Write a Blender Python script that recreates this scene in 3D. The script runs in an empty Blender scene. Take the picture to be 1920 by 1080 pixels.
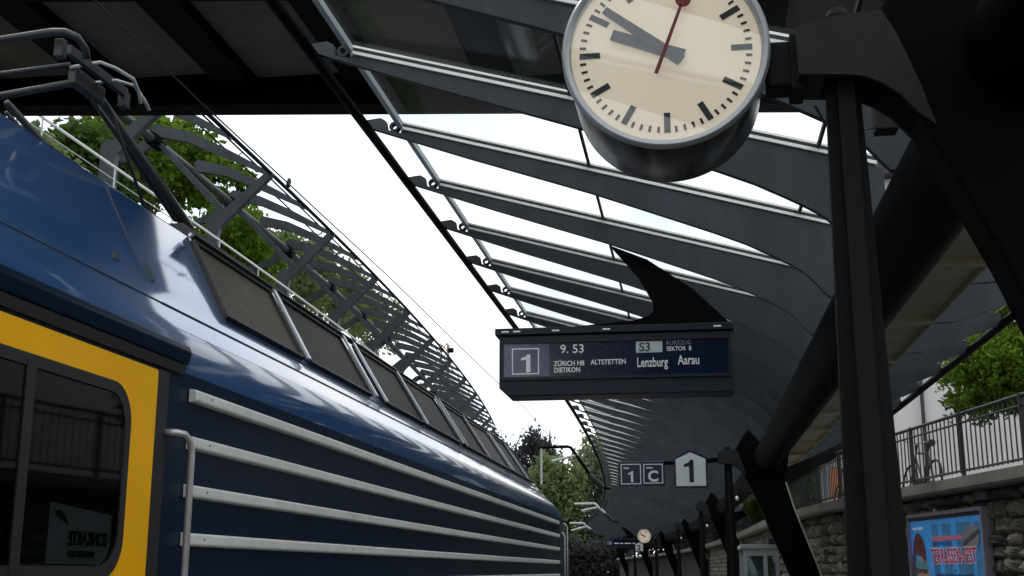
import bpy, math, random
import numpy as np
from mathutils import Vector, Matrix
random.seed(7); rng = np.random.default_rng(7)
R = math.radians
scene = bpy.context.scene
col = scene.collection

# ------------------------------------------------------------------ camera
cd = bpy.data.cameras.new('camera'); cam = bpy.data.objects.new('camera', cd); col.objects.link(cam)
cd.sensor_width = 36; cd.lens = 42.56; cd.clip_end = 3000; cd.clip_start = 0.05
cam.location = (0, 0, 1.65); cam.rotation_euler = (R(90 + 13.142), 0, R(8.443))
scene.camera = cam
scene.render.resolution_x = 1024; scene.render.resolution_y = 576

# ------------------------------------------------------------------ sky, sun, exposure
world = bpy.data.worlds.new('World'); scene.world = world; world.use_nodes = True
wn = world.node_tree; wn.nodes.clear()
out = wn.nodes.new('ShaderNodeOutputWorld')
sky = wn.nodes.new('ShaderNodeTexSky'); sky.sky_type = 'NISHITA'; sky.sun_disc = False
SUN_EL, SUN_AZ = 50, 322
sky.sun_elevation = R(SUN_EL); sky.sun_rotation = R(SUN_AZ); sky.dust_density = 3
bg1 = wn.nodes.new('ShaderNodeBackground'); bg1.inputs['Strength'].default_value = 0.12
wn.links.new(sky.outputs[0], bg1.inputs['Color'])
tc = wn.nodes.new('ShaderNodeTexCoord')
nz = wn.nodes.new('ShaderNodeTexNoise'); nz.inputs['Scale'].default_value = 5.0; nz.inputs['Detail'].default_value = 7; nz.inputs['Roughness'].default_value = .55
wn.links.new(tc.outputs['Generated'], nz.inputs['Vector'])
cr = wn.nodes.new('ShaderNodeValToRGB')
cr.color_ramp.elements[0].position = .34; cr.color_ramp.elements[0].color = (.66, .75, .88, 1)
cr.color_ramp.elements[1].position = .60; cr.color_ramp.elements[1].color = (1.0, 1.0, 1.0, 1)
wn.links.new(nz.outputs['Fac'], cr.inputs[0])
bg2 = wn.nodes.new('ShaderNodeBackground'); bg2.inputs['Strength'].default_value = 2.05   # bright overcast layer
wn.links.new(cr.outputs[0], bg2.inputs['Color'])
mx = wn.nodes.new('ShaderNodeMixShader'); mx.inputs[0].default_value = .88
wn.links.new(bg1.outputs[0], mx.inputs[1]); wn.links.new(bg2.outputs[0], mx.inputs[2]); wn.links.new(mx.outputs[0], out.inputs[0])
sd = bpy.data.lights.new('sun', 'SUN'); sd.energy = 1.0; sd.angle = R(14); sd.color = (1, .96, .9)
sun = bpy.data.objects.new('sun', sd); col.objects.link(sun)
az = R(SUN_AZ); el = R(SUN_EL)
sdir = Vector((math.sin(az) * math.cos(el), math.cos(az) * math.cos(el), math.sin(el)))
sun.rotation_euler = sdir.to_track_quat('Z', 'Y').to_euler(); sun.location = (0, 0, 60)
vs = scene.view_settings; vs.view_transform = 'Standard'; vs.look = 'None'; vs.exposure = -0.25; vs.gamma = 1

# ------------------------------------------------------------------ materials
def mat(name, c, rough=.5, metal=0, var=.15, vscale=6, bump=0, bscale=40, coat=0, spec=.5, emit=None, estr=0, trans=0, dirt=0, streak=0):
    m = bpy.data.materials.new(name); m.use_nodes = True; nt = m.node_tree; b = nt.nodes['Principled BSDF']
    b.inputs['Base Color'].default_value = (*c, 1); b.inputs['Roughness'].default_value = rough; b.inputs['Metallic'].default_value = metal
    b.inputs['Specular IOR Level'].default_value = spec
    if coat: b.inputs['Coat Weight'].default_value = coat; b.inputs['Coat Roughness'].default_value = .05
    if emit: b.inputs['Emission Color'].default_value = (*emit, 1); b.inputs['Emission Strength'].default_value = estr
    if trans: b.inputs['Transmission Weight'].default_value = trans
    geo = nt.nodes.new('ShaderNodeNewGeometry')
    if var:
        n = nt.nodes.new('ShaderNodeTexNoise'); n.inputs['Scale'].default_value = vscale; n.inputs['Detail'].default_value = 6; n.inputs['Roughness'].default_value = .65
        if streak:
            vm = nt.nodes.new('ShaderNodeVectorMath'); vm.operation = 'MULTIPLY'; vm.inputs[1].default_value = (1.6, 1.6, .22)
            nt.links.new(geo.outputs['Position'], vm.inputs[0]); nt.links.new(vm.outputs[0], n.inputs['Vector'])
        else: nt.links.new(geo.outputs['Position'], n.inputs['Vector'])
        r = nt.nodes.new('ShaderNodeValToRGB'); r.color_ramp.elements[0].position = .3; r.color_ramp.elements[1].position = .72
        r.color_ramp.elements[0].color = (*[x * (1 - var) for x in c], 1); r.color_ramp.elements[1].color = (*[min(1, x * (1 + var)) for x in c], 1)
        nt.links.new(n.outputs['Fac'], r.inputs[0]); nt.links.new(r.outputs[0], b.inputs['Base Color'])
        mr = nt.nodes.new('ShaderNodeMapRange'); mr.inputs['To Min'].default_value = max(0, rough - .08 - dirt); mr.inputs['To Max'].default_value = min(1, rough + .08 + dirt)
        nt.links.new(n.outputs['Fac'], mr.inputs['Value']); nt.links.new(mr.outputs[0], b.inputs['Roughness'])
    if bump:
        n2 = nt.nodes.new('ShaderNodeTexNoise'); n2.inputs['Scale'].default_value = bscale; n2.inputs['Detail'].default_value = 5
        nt.links.new(geo.outputs['Position'], n2.inputs['Vector'])
        bp = nt.nodes.new('ShaderNodeBump'); bp.inputs['Strength'].default_value = bump; bp.inputs['Distance'].default_value = .02
        nt.links.new(n2.outputs['Fac'], bp.inputs['Height']); nt.links.new(bp.outputs[0], b.inputs['Normal'])
    return m

def glass_mat(name, tint, refl_rough=.02, dirt=.0, refl=1.0):
    m = bpy.data.materials.new(name); m.use_nodes = True; nt = m.node_tree; nt.nodes.clear()
    o = nt.nodes.new('ShaderNodeOutputMaterial'); t = nt.nodes.new('ShaderNodeBsdfTransparent'); g = nt.nodes.new('ShaderNodeBsdfGlossy')
    g.inputs['Roughness'].default_value = refl_rough; lw = nt.nodes.new('ShaderNodeLayerWeight'); lw.inputs['Blend'].default_value = .5
    pw = nt.nodes.new('ShaderNodeMath'); pw.operation = 'POWER'; pw.inputs[1].default_value = 5; nt.links.new(lw.outputs['Facing'], pw.inputs[0])
    fr = nt.nodes.new('ShaderNodeMath'); fr.operation = 'MULTIPLY_ADD'; fr.inputs[1].default_value = .9 * refl; fr.inputs[2].default_value = .04 * refl; nt.links.new(pw.outputs[0], fr.inputs[0])
    x = nt.nodes.new('ShaderNodeMixShader'); t.inputs['Color'].default_value = (*tint, 1)
    nt.links.new(fr.outputs[0], x.inputs[0]); nt.links.new(t.outputs[0], x.inputs[1]); nt.links.new(g.outputs[0], x.inputs[2])
    last = x
    if dirt:
        d = nt.nodes.new('ShaderNodeBsdfDiffuse'); d.inputs['Color'].default_value = (.5, .52, .5, 1)
        geo = nt.nodes.new('ShaderNodeNewGeometry'); n = nt.nodes.new('ShaderNodeTexNoise'); n.inputs['Scale'].default_value = 3; n.inputs['Detail'].default_value = 8
        nt.links.new(geo.outputs['Position'], n.inputs['Vector'])
        mr = nt.nodes.new('ShaderNodeMapRange'); mr.inputs['From Min'].default_value = .35; mr.inputs['From Max'].default_value = .75; mr.inputs['To Max'].default_value = dirt
        nt.links.new(n.outputs['Fac'], mr.inputs['Value'])
        y = nt.nodes.new('ShaderNodeMixShader'); nt.links.new(mr.outputs[0], y.inputs[0]); nt.links.new(x.outputs[0], y.inputs[1]); nt.links.new(d.outputs[0], y.inputs[2]); last = y
    nt.links.new(last.outputs[0], o.inputs[0]); return m

def leaf_mat(name, c1, c2):
    m = bpy.data.materials.new(name); m.use_nodes = True; nt = m.node_tree; nt.nodes.clear()
    o = nt.nodes.new('ShaderNodeOutputMaterial'); d = nt.nodes.new('ShaderNodeBsdfDiffuse'); t = nt.nodes.new('ShaderNodeBsdfTranslucent')
    geo = nt.nodes.new('ShaderNodeNewGeometry'); n = nt.nodes.new('ShaderNodeTexNoise'); n.inputs['Scale'].default_value = 1.3; n.inputs['Detail'].default_value = 9; n.inputs['Roughness'].default_value = .78
    nt.links.new(geo.outputs['Position'], n.inputs['Vector'])
    r = nt.nodes.new('ShaderNodeValToRGB'); r.color_ramp.elements[0].position = .32; r.color_ramp.elements[1].position = .68
    r.color_ramp.elements[0].color = (*c1, 1); r.color_ramp.elements[1].color = (*c2, 1)
    nt.links.new(n.outputs['Fac'], r.inputs[0]); nt.links.new(r.outputs[0], d.inputs['Color']); nt.links.new(r.outputs[0], t.inputs['Color'])
    x = nt.nodes.new('ShaderNodeMixShader'); x.inputs[0].default_value = .45
    nt.links.new(d.outputs[0], x.inputs[1]); nt.links.new(t.outputs[0], x.inputs[2]); nt.links.new(x.outputs[0], o.inputs[0]); return m

M = dict(
 rib=mat('painted_grey_steel', (.040, .048, .056), .5, 0, .28, 2.2, .05, 60, spec=.25, streak=1),
 black=mat('black_painted_steel', (.0028, .0028, .003), .65, 0, .3, 5, .08, 50, spec=.05),
 tube=mat('dark_tube_steel', (.003, .0032, .0035), .55, 0, .25, 4, spec=.03),
 post=mat('charcoal_steel', (.0085, .0085, .009), .6, 0, .25, 5, .06, 60, spec=.15, streak=1),
 armsteel=mat('dark_grey_arm_steel', (.024, .026, .027), .6, 0, .2, 6, .08, 60, spec=.2),
 alu=mat('aluminium_profile', (.90, .89, .84), .4, 0, .05, 8),
 gasket=mat('black_rubber', (.012, .012, .012), .6, 0, 0),
 steel=mat('bright_steel', (.50, .50, .49), .38, .6, .06, 12),
 trim=mat('pale_trim', (.45, .5, .5), .4, .2, .1),
 glass=glass_mat('canopy_glass', (.985, .993, .99), .02, .02, refl=.45),
 darkglass=mat('dark_window_glass', (.008, .009, .010), .05, 0, 0, spec=.6),
 winglass=glass_mat('train_window_glass', (.42, .45, .45), .03, refl=.4),
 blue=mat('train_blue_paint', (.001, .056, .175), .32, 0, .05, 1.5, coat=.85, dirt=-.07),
 navy=mat('train_blue_in_shade', (.0032, .0125, .030), .28, 0, .10, 1.5, spec=.10, dirt=-.06),  # body blue darkened in the colour itself, for the shaded lower side
 yellow=mat('train_yellow_paint', (.90, .45, .0005), .4, 0, .05, 3, spec=.2),
 bar=mat('train_bar_grey', (.74, .74, .69), .42, .1, .09, 9, dirt=.05),
 rubber=mat('train_black_rubber', (.009, .009, .010), .55, 0, .1),
 grille=mat('intake_mesh', (.022, .020, .016), .6, 0, .35, 7, spec=.15, streak=1),
 framealu=mat('intake_frame_alu', (.55, .56, .60), .3, .5, .1),
 panto=mat('pantograph_steel', (.034, .034, .035), .45, .1, .2, 9),
 pantolight=mat('pantograph_horn', (.5, .48, .43), .45, .1, .15),
 concrete=mat('concrete', (.30, .295, .265), .85, 0, .22, 2.2, .25, 18),
 soffit=mat('concrete_soffit', (.13, .128, .105), .9, 0, .22, 1.4, .2, 14),
 beige=mat('beige_tray', (.62, .58, .43), .7, 0, .16, 4),
 stone=mat('wall_stone', (.19, .18, .145), .9, 0, .6, 3.5, .9, 11),
 stone2=mat('wall_stone_pale', (.29, .265, .21), .9, 0, .55, 4.5, .9, 12),
 stone3=mat('wall_stone_dark', (.095, .09, .078), .9, 0, .6, 4, .9, 12),
 mortar=mat('mortar', (.022, .021, .018), .95, 0, .3, 6, .3, 30),
 iron=mat('railing_iron', (.03, .03, .033), .5, 0, .1),
 asphalt=mat('asphalt', (.055, .055, .057), .9, 0, .25, 5, .4, 120),
 ballast=mat('ballast_stone', (.16, .14, .12), .95, 0, .5, 30, 1, 60),
 grass=mat('grass_ground', (.06, .09, .025), .95, 0, .4, 3),
 white=mat('white_plaster', (.74, .70, .69), .85, 0, .06, 1.5, .1, 30),
 greywall=mat('grey_cladding', (.42, .42, .44), .7, 0, .12, 3),
 signblue=mat('sign_blue', (.005, .017, .045), .3, 0, .05),
 boardcase=mat('board_case', (.008, .012, .022), .45, 0, .2, 5, spec=.3),
 boardglass=mat('board_display', (.004, .011, .032), .12, 0, .12, 2, spec=.55),
 ink=mat('white_lettering', (.78, .79, .78), .5, 0, 0),
 dimink=mat('dim_lettering', (.16, .19, .22), .5, 0, 0),
 signwhite=mat('sign_white', (.72, .77, .78), .35, 0, .03),
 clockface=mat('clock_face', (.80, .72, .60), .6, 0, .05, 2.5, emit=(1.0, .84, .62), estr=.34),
 clockmark=mat('clock_mark', (.012, .014, .017), .4, 0, 0),
 clockhand=mat('clock_hand', (.05, .062, .068), .35, 0, .05),
 clockred=mat('clock_second_red', (.17, .012, .014), .4, 0, 0),
 clockrim=mat('clock_rim', (.42, .45, .47), .3, .3, .06),
 clockcase=mat('clock_case', (.012, .011, .010), .22, 0, .1, spec=.3),
 copper=mat('orange_board', (.75, .28, .12), .6, 0, .1),
 rust=mat('rusty_lattice', (.30, .13, .08), .7, 0, .2),
 bark=mat('bark', (.075, .055, .04), .95, 0, .4, 6, .8, 25),
 leafbright=leaf_mat('leaf_bright', (.012, .034, .005), (.19, .30, .038)),
 leafmid=leaf_mat('leaf_mid', (.012, .032, .008), (.11, .18, .045)),
 leafdark=leaf_mat('leaf_dark', (.030, .031, .034), (.085, .080, .085)),  # dark leaves greyed and lightened, haze put into the colour
 leafhaze=leaf_mat('leaf_hazed_green', (.075, .10, .065), (.20, .24, .15)),  # distance haze mixed into the leaf green
 leafpale=leaf_mat('leaf_pale', (.06, .10, .035), (.27, .32, .14)),
 redtile=mat('roof_tile', (.07, .06, .058), .85, 0, .3, 5),
)

# ------------------------------------------------------------------ mesh helpers
class MB:
    def __init__(s): s.v = []; s.f = []
    def add(s, v, f):
        o = len(s.v); s.v += [tuple(p) for p in v]; s.f += [tuple(i + o for i in q) for q in f]; return s
    def box(s, x0, x1, y0, y1, z0, z1):
        v = [(x0, y0, z0), (x1, y0, z0), (x1, y1, z0), (x0, y1, z0), (x0, y0, z1), (x1, y0, z1), (x1, y1, z1), (x0, y1, z1)]
        return s.add(v, [(3, 2, 1, 0), (4, 5, 6, 7), (0, 1, 5, 4), (1, 2, 6, 5), (2, 3, 7, 6), (3, 0, 4, 7)])
    def prism(s, prof, a0, a1, plane='xz'):
        """extrude a closed outline; plane xz -> along y, yz -> along x, xy -> along z"""
        mp = {'xz': lambda p, a: (p[0], a, p[1]), 'yz': lambda p, a: (a, p[0], p[1]), 'xy': lambda p, a: (p[0], p[1], a)}[plane]
        n = len(prof); v = [mp(p, a0) for p in prof] + [mp(p, a1) for p in prof]
        f = [tuple(range(n)), tuple(range(2 * n - 1, n - 1, -1))] + [(i, n + i, n + (i + 1) % n, (i + 1) % n) for i in range(n)]
        return s.add(v, f)
    def tube(s, pts, r, n=8, cap=True):
        pts = [Vector(p) for p in pts]; rs = r if isinstance(r, (list, tuple)) else [r] * len(pts); rings = []
        up = None
        for i, p in enumerate(pts):
            t = (pts[min(i + 1, len(pts) - 1)] - pts[max(i - 1, 0)]).normalized()
            if up is None: up = Vector((0, 0, 1)) if abs(t.z) < .9 else Vector((1, 0, 0))
            a = t.cross(up)
            if a.length < 1e-4: a = t.cross(Vector((0, 1, 0)))
            a.normalize(); b = a.cross(t).normalized(); up = b
            rings.append([p + rs[i] * (math.cos(2 * math.pi * k / n) * a + math.sin(2 * math.pi * k / n) * b) for k in range(n)])
        v = [q for ring in rings for q in ring]; f = []
        for i in range(len(pts) - 1):
            for k in range(n): f.append((i * n + k, i * n + (k + 1) % n, (i + 1) * n + (k + 1) % n, (i + 1) * n + k))
        if cap: f.append(tuple(range(n - 1, -1, -1))); f.append(tuple((len(pts) - 1) * n + k for k in range(n)))
        return s.add(v, f)
    def lathe_y(s, c, prof, n=64):
        """revolve (radius, y) outline about an axis along y through c=(x,z)"""
        v = []; f = []; m = len(prof)
        for k in range(n):
            a = 2 * math.pi * k / n
            for (r, y) in prof: v.append((c[0] + r * math.cos(a), y, c[1] + r * math.sin(a)))
        for k in range(n):
            for j in range(m - 1): f.append((k * m + j, k * m + j + 1, ((k + 1) % n) * m + j + 1, ((k + 1) % n) * m + j))
        return s.add(v, f)
    def disc_y(s, c, r, y, n=64):
        v = [(c[0] + r * math.cos(2 * math.pi * k / n), y, c[1] + r * math.sin(2 * math.pi * k / n)) for k in range(n)]
        return s.add(v, [tuple(range(n))])
    def bar2(s, p, q, w, h):
        """rectangular bar between two points, w sideways, h upwards"""
        p, q = Vector(p), Vector(q); t = (q - p).normalized(); a = t.cross(Vector((0, 0, 1)))
        if a.length < 1e-3: a = Vector((1, 0, 0))
        a.normalize(); b = a.cross(t)
        v = [e + sx * w / 2 * a + sz * h / 2 * b for e in (p, q) for sx, sz in ((-1, -1), (1, -1), (1, 1), (-1, 1))]
        return s.add(v, [(3, 2, 1, 0), (4, 5, 6, 7), (0, 1, 5, 4), (1, 2, 6, 5), (2, 3, 7, 6), (3, 0, 4, 7)])
    def mesh(s, name, m, smooth=False):
        me = bpy.data.meshes.new(name); me.from_pydata(s.v, [], s.f); me.update()
        me.materials.append(M[m] if isinstance(m, str) else m)
        if smooth: me.shade_smooth()
        return me
    def build(s, name, m, parent=None, smooth=False, bevel=0):
        o = bpy.data.objects.new(name, s.mesh(name, m, smooth)); col.objects.link(o); fixn(o)
        if parent: setpar(o, parent)
        if bevel:
            b = o.modifiers.new('edge', 'BEVEL'); b.width = bevel; b.segments = 2; b.limit_method = 'ANGLE'; b.angle_limit = R(35)
        return o
import bmesh
def fixn(o):
    bm = bmesh.new(); bm.from_mesh(o.data); bmesh.ops.recalc_face_normals(bm, faces=bm.faces); bm.to_mesh(o.data); bm.free()
def autosmooth(o, ang=35):
    me = o.data; me.shade_smooth()
    bm = bmesh.new(); bm.from_mesh(me)
    for e in bm.edges:
        if len(e.link_faces) == 2 and e.calc_face_angle(0) > R(ang): e.smooth = False
    bm.to_mesh(me); bm.free()
WORLD = {}
def wm(o):                      # world matrix without waiting for an update
    if o is None: return Matrix.Identity(4)
    return wm(o.parent) @ o.matrix_parent_inverse @ o.matrix_basis if o.parent else o.matrix_basis.copy()
def setpar(o, parent):
    inv = wm(parent).inverted(); o.parent = parent; o.matrix_parent_inverse = inv
def tag(o, label, cat=None, group=None, kind=None):
    if label: o['label'] = label
    if cat: o['category'] = cat
    if group: o['group'] = group
    if kind: o['kind'] = kind
    return o
def thing(name, label, cat, loc=(0, 0, 0), group=None):
    o = bpy.data.objects.new(name, None); col.objects.link(o); o.location = loc; o.empty_display_size = .2
    return tag(o, label, cat, group)
def inst(name, me, parent, loc=(0, 0, 0), rz=0, scale=None):
    o = bpy.data.objects.new(name, me); col.objects.link(o); o.location = loc; o.rotation_euler = (0, 0, rz)
    if scale: o.scale = scale
    if parent: setpar(o, parent)
    return o
def struct(name, mb, m): o = mb.build(name, m); o['kind'] = 'structure'; return o

def text(s, size, loc, m, parent, name='lettering', sx=1.0, bold=0.0, rot=None, align='LEFT', mirror=False, spacing=1.0):
    """flat letters standing in the xz plane facing -y (or turned by rot, a 3x3 basis)"""
    cu = bpy.data.curves.new(name, 'FONT'); cu.body = s; cu.size = size; cu.offset = bold; cu.extrude = .0015; cu.align_x = align; cu.space_character = spacing; cu.resolution_u = 3
    t = bpy.data.objects.new(name, cu); col.objects.link(t); dg = bpy.context.evaluated_depsgraph_get()
    me = bpy.data.meshes.new_from_object(t.evaluated_get(dg)); bpy.data.objects.remove(t); bpy.data.curves.remove(cu)
    me.materials.clear(); me.materials.append(M[m])
    k = -1 if mirror else 1
    B = rot or Matrix(((1, 0, 0), (0, 0, -1), (0, 1, 0)))
    for v in me.vertices: v.co = B @ Vector((v.co.x * sx * k, v.co.y, v.co.z)) + Vector(loc)
    o = bpy.data.objects.new(name, me); col.objects.link(o)
    if parent: setpar(o, parent)
    return o

def one(x, z, h, y, m, parent, w=.155):
    """the numeral 1 as a flat plate facing -y, stem right edge at x"""
    k = h; pr = [(x - w * k, z), (x, z), (x, z + k), (x - w * k * .72, z + k), (x - w * k * 1.0, z + k * .90), (x - w * k * 2.15, z + k * .80), (x - w * k * 2.15, z + k * .68), (x - w * k, z + k * .715)]
    return MB().prism(pr, y - .0015, y + .0005).build('numeral', m, parent)

# ------------------------------------------------------------------ how the station bends
def off(y): return -max(0.0, y - 20) ** 2 / 1150
def dirz(y): return math.atan(2 * max(0.0, y - 20) / 1150)       # turn to the left
def P(x, y, z=0):                                                # station coordinates -> world
    a = dirz(y); return Vector((off(y) + x * math.cos(a), y + x * math.sin(a), z))
YS = [-16, -8, 0, 8, 14, 20] + list(np.linspace(24, 128, 27))

# ------------------------------------------------------------------ ground and setting
def strip(x0, x1, z0, z1, ys=None):
    ys = ys or YS; mb = MB(); v = []; f = []
    for y in ys: v += [P(x0, y, z0), P(x1, y, z0), P(x1, y, z1), P(x0, y, z1)]
    for i in range(len(ys) - 1):
        a = 4 * i
        for k in range(4): f.append((a + k, a + (k + 1) % 4, a + 4 + (k + 1) % 4, a + 4 + k))
    f += [(3, 2, 1, 0), tuple(4 * (len(ys) - 1) + k for k in range(4))]
    return mb.add(v, f)
g = MB(); g.add([(-900, -900, -.95), (900, -900, -.95), (900, 1200, -.95), (-900, 1200, -.95)], [(0, 1, 2, 3)])
struct('ground', g, 'grass')
struct('track_bed', strip(-13.4, -1.75, -.94, -.72), 'ballast')
struct('platform', strip(-1.72, 7.4, -.94, 0), 'asphalt')
ke = strip(-1.80, -1.40, -.25, .004); struct('platform_kerb', ke, 'concrete')
for x in (-3.55, -8.2):
    t = thing('railway_track', 'rails under the blue locomotive' if x > -5 else 'empty rails between locomotive and promenade wall', 'track', (x, 5, -.6))
    for s in (-.72, .72): strip(x + s - .035, x + s + .035, -.70, -.55).build('rail', 'steel', t)
    slp = MB().box(-1.25, 1.25, -.12, .12, -.72, -.70).mesh('sleeper', 'concrete')
    for k in range(46): p = P(x, -6 + k * .65 * 3); inst('sleeper', slp, t, (p.x, p.y, 0), dirz(p.y))

# street level and hill
def wallx(y):
    if y < 23.5: return 4.05 - .19 * (y - 16)
    if y < 29.5: return 2.625 - .10 * (y - 23.5)
    return 2.025 + off(y) - off(29.5) - .0 * y
st = MB(); v = []; f = []
ys = [-10, 0, 10, 16, 20, 23.5, 26, 29.5] + list(np.linspace(33, 128, 20))
for y in ys: v += [(wallx(y) + .45, y, 2.68), (60, y, 2.68), (wallx(y) + .45, y, -.9), (60, y, -.9)]
for i in range(len(ys) - 1):
    a = 4 * i; f += [(a, a + 1, a + 5, a + 4), (a, a + 4, a + 6, a + 2)]
st.add(v, f); struct('street', st, 'asphalt')
hill = MB(); hv = []; hf = []; ny = 18; nx = 8
for i in range(ny):
    y = -10 + i * 12
    for j in range(nx):
        x = -14.9 - [0, 2.4, 4.5, 8, 14, 25, 45, 90][j]
        z = [10.3, 10.3, 11.2, 12.2, 13.0, 14.0, 15, 15.5][j] + rng.uniform(-.25, .25) * (j > 1)
        hv.append((x - max(0, y - 30) ** 2 / 1300, y, z if y < 120 else z * max(.2, 1 - (y - 120) / 70)))
for i in range(ny - 1):
    for j in range(nx - 1): a = i * nx + j; hf.append((a, a + 1, a + nx + 1, a + nx))
hill.add(hv, hf); struct('hillside', hill, 'grass')
def off2(y): return -max(0.0, y - 30) ** 2 / 1300
def Q(x, y, z): a = math.atan(2 * max(0.0, y - 30) / 1300); return Vector((x * math.cos(a) + off2(y) + (1 - math.cos(a)) * -13, y + (x + 13) * math.sin(a), z))
pr = MB(); v = []; f = []; ys = list(np.linspace(-8, 116, 30))
prof = [(-15.2, -.9), (-14.9, 8.6), (-13.9, 9.7), (-13.9, 10.3), (-17.4, 10.32), (-17.4, -.9)]
for y in ys: v += [Q(a, y, b) for a, b in prof]
n = len(prof)
for i in range(len(ys) - 1):
    for k in range(n): f.append((i * n + k, i * n + (k + 1) % n, (i + 1) * n + (k + 1) % n, (i + 1) * n + k))
pr.add(v, f); tag(pr.build('promenade_wall', 'concrete'), 'concrete promenade with overhanging edge carrying the steel pergola', 'wall')

# ------------------------------------------------------------------ footbridge overhead
BU = Vector((math.cos(R(7.7)), math.sin(R(7.7)), 0)); BV = Vector((-BU.y, BU.x, 0)); B0 = Vector((-4.65, 16.3, 0))
bridge = thing('footbridge', 'dark concrete footbridge crossing overhead above the tracks and canopy', 'bridge', (-4.65, 13, 8.2))
def bbox(u0, u1, v0, v1, z0, z1):
    mb = MB(); v = [B0 + BU * u + BV * w + Vector((0, 0, z)) for z in (z0, z1) for u, w in ((u0, v0), (u1, v0), (u1, v1), (u0, v1))]
    return mb.add(v, [(3, 2, 1, 0), (4, 5, 6, 7), (0, 1, 5, 4), (1, 2, 6, 5), (2, 3, 7, 6), (3, 0, 4, 7)])
bbox(-13, 12, -.42, 0, 8.2, 9.25).build('edge_girder', 'black', bridge)
bbox(-13, 12, -6.4, -5.98, 8.2, 9.25).build('edge_girder', 'black', bridge)
bbox(-13, 12, -3.75, -3.35, 8.36, 8.62).build('cross_girder', 'black', bridge)
bbox(-13, 12, -6.35, -.05, 8.85, 9.0).build('deck', 'soffit', bridge)
for k in range(-5, 11):          # beams along the tracks with concrete panels between
    x = -6.3 + 1.85 * k; ux = (x - B0.x)
    if ux < -12 or ux > 11: continue
    y1 = 16.3 - .42 + ux * math.tan(R(7.7)); y0 = y1 - 5.6
    MB().box(x - .25, x + .25, y0, y1, 8.42, 8.86).build('beam', 'black', bridge)
    for a, b in ((y0, y1 - 3.1), (y1 - 3.1 + .012, y1)):
        MB().box(x + .256, x + 1.594, a, b, 8.60, 8.846).build('soffit_panel', 'soffit', bridge)
for s in (-1, 1):
    for u in np.arange(-12, 12, 1.5):
        pass
rl = MB()
for w in (-.2, -6.2):
    for u in np.arange(-12.5, 12, 1.25): p = B0 + BU * u + BV * w; rl.tube([p + Vector((0, 0, 9.25)), p + Vector((0, 0, 10.3))], .02, 6)
    for z in (9.6, 9.95, 10.3): rl.tube([B0 + BU * -12.6 + BV * w + Vector((0, 0, z)), B0 + BU * 11.8 + BV * w + Vector((0, 0, z))], .022, 6)
rl.build('parapet_rail', 'iron', bridge)
for u in (-12.2, 11.2): bbox(u, u + .7, -4, -2.2, -.9, 8.21).build('pier', 'concrete', bridge)

# ------------------------------------------------------------------ platform canopy
canopy = thing('platform_canopy', 'long steel ribbed canopy with glass panes curving along the platform', 'canopy', (1.41, 10, 3.74))
def T(x): return 5.668 - (x + 2.61) * .2835
NR = 75; Y0 = 8.75; DY = 1.713
ribY = [Y0 + DY * (k - 11) for k in range(NR)]
ribp = [(-3.01, 5.755), (-2.98, 5.78), (-2.80, 5.80), (-2.745, 5.765), (-2.728, 5.675), (-2.60, 5.64), (-2.585, T(-2.585))] + [(x, T(x)) for x in (-1.2, 0, 1.0, 1.45)] + \
       [(1.45, 3.96), (1.21, 3.94), (1.155, 4.0), (1.10, 4.07), (1.03, 4.15), (.94, 4.215), (.84, 4.275), (.74, 4.33), (.53, 4.44), (.26, 4.555), (-.02, 4.664), (-.53, 4.86), (-.83, 4.974), (-1.98, 5.372), (-2.83, 5.68)]
rib_me = MB().prism(ribp, -.03, .03).mesh('rib', 'rib')
def sl(x0, x1, a, b, y0, y1):
    return MB().prism([(x0, T(x0) + a), (x1, T(x1) + a), (x1, T(x1) + b), (x0, T(x0) + b)], y0, y1)
bar_me = sl(-2.59, 1.4, .010, .036, -.05, .05).mesh('glazing_bar', 'alu')
gk_me = sl(-2.59, 1.4, .037, .054, -.045, .045).mesh('gasket', 'gasket')
cap_me = sl(-2.59, 1.4, .069, .088, -.04, .04).mesh('glazing_cap', 'alu')
bolt_me = MB().lathe_y((-2.665, 5.705), [(.026, -.035), (.048, -.035), (.048, .035), (.026, .035), (.026, -.035)], 14).mesh('tip_ring', 'gasket')
backp = [(1.30, 3.98), (1.40, 4.10), (1.9, 4.30), (2.6, 4.42), (3.48, 4.46), (3.5, 4.36), (2.9, 4.14), (2.45, 3.98), (2.1, 3.80), (1.75, 3.66), (1.45, 3.62)]
back_me = MB().prism([(1.35, 3.95), (1.45, 4.25), (2.3, 4.40), (3.44, 4.45), (3.46, 4.33), (2.95, 4.14), (2.6, 4.03), (2.35, 4.02), (2.1, 4.04), (1.75, 4.02), (1.6, 3.85)], -.03, .03).mesh('back_rib', 'rib')
for me in (rib_me, bar_me, gk_me, cap_me, bolt_me, back_me):
    bm = bmesh.new(); bm.from_mesh(me); bmesh.ops.recalc_face_normals(bm, faces=bm.faces); bm.to_mesh(me); bm.free()
for k, y in enumerate(ribY):
    o = off(y); a = dirz(y)
    r = inst('rib', rib_me, canopy, (o, y, 0), a)
    if y < 60:
        inst('glazing_bar', bar_me, r, (o, y, 0), a); inst('gasket', gk_me, r, (o, y, 0), a); inst('glazing_cap', cap_me, r, (o, y, 0), a)
    if y < 20: inst('tip_ring', bolt_me, r, (o, y, 0), a)
    inst('back_rib', back_me, canopy, (o, y, 0), a)
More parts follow.
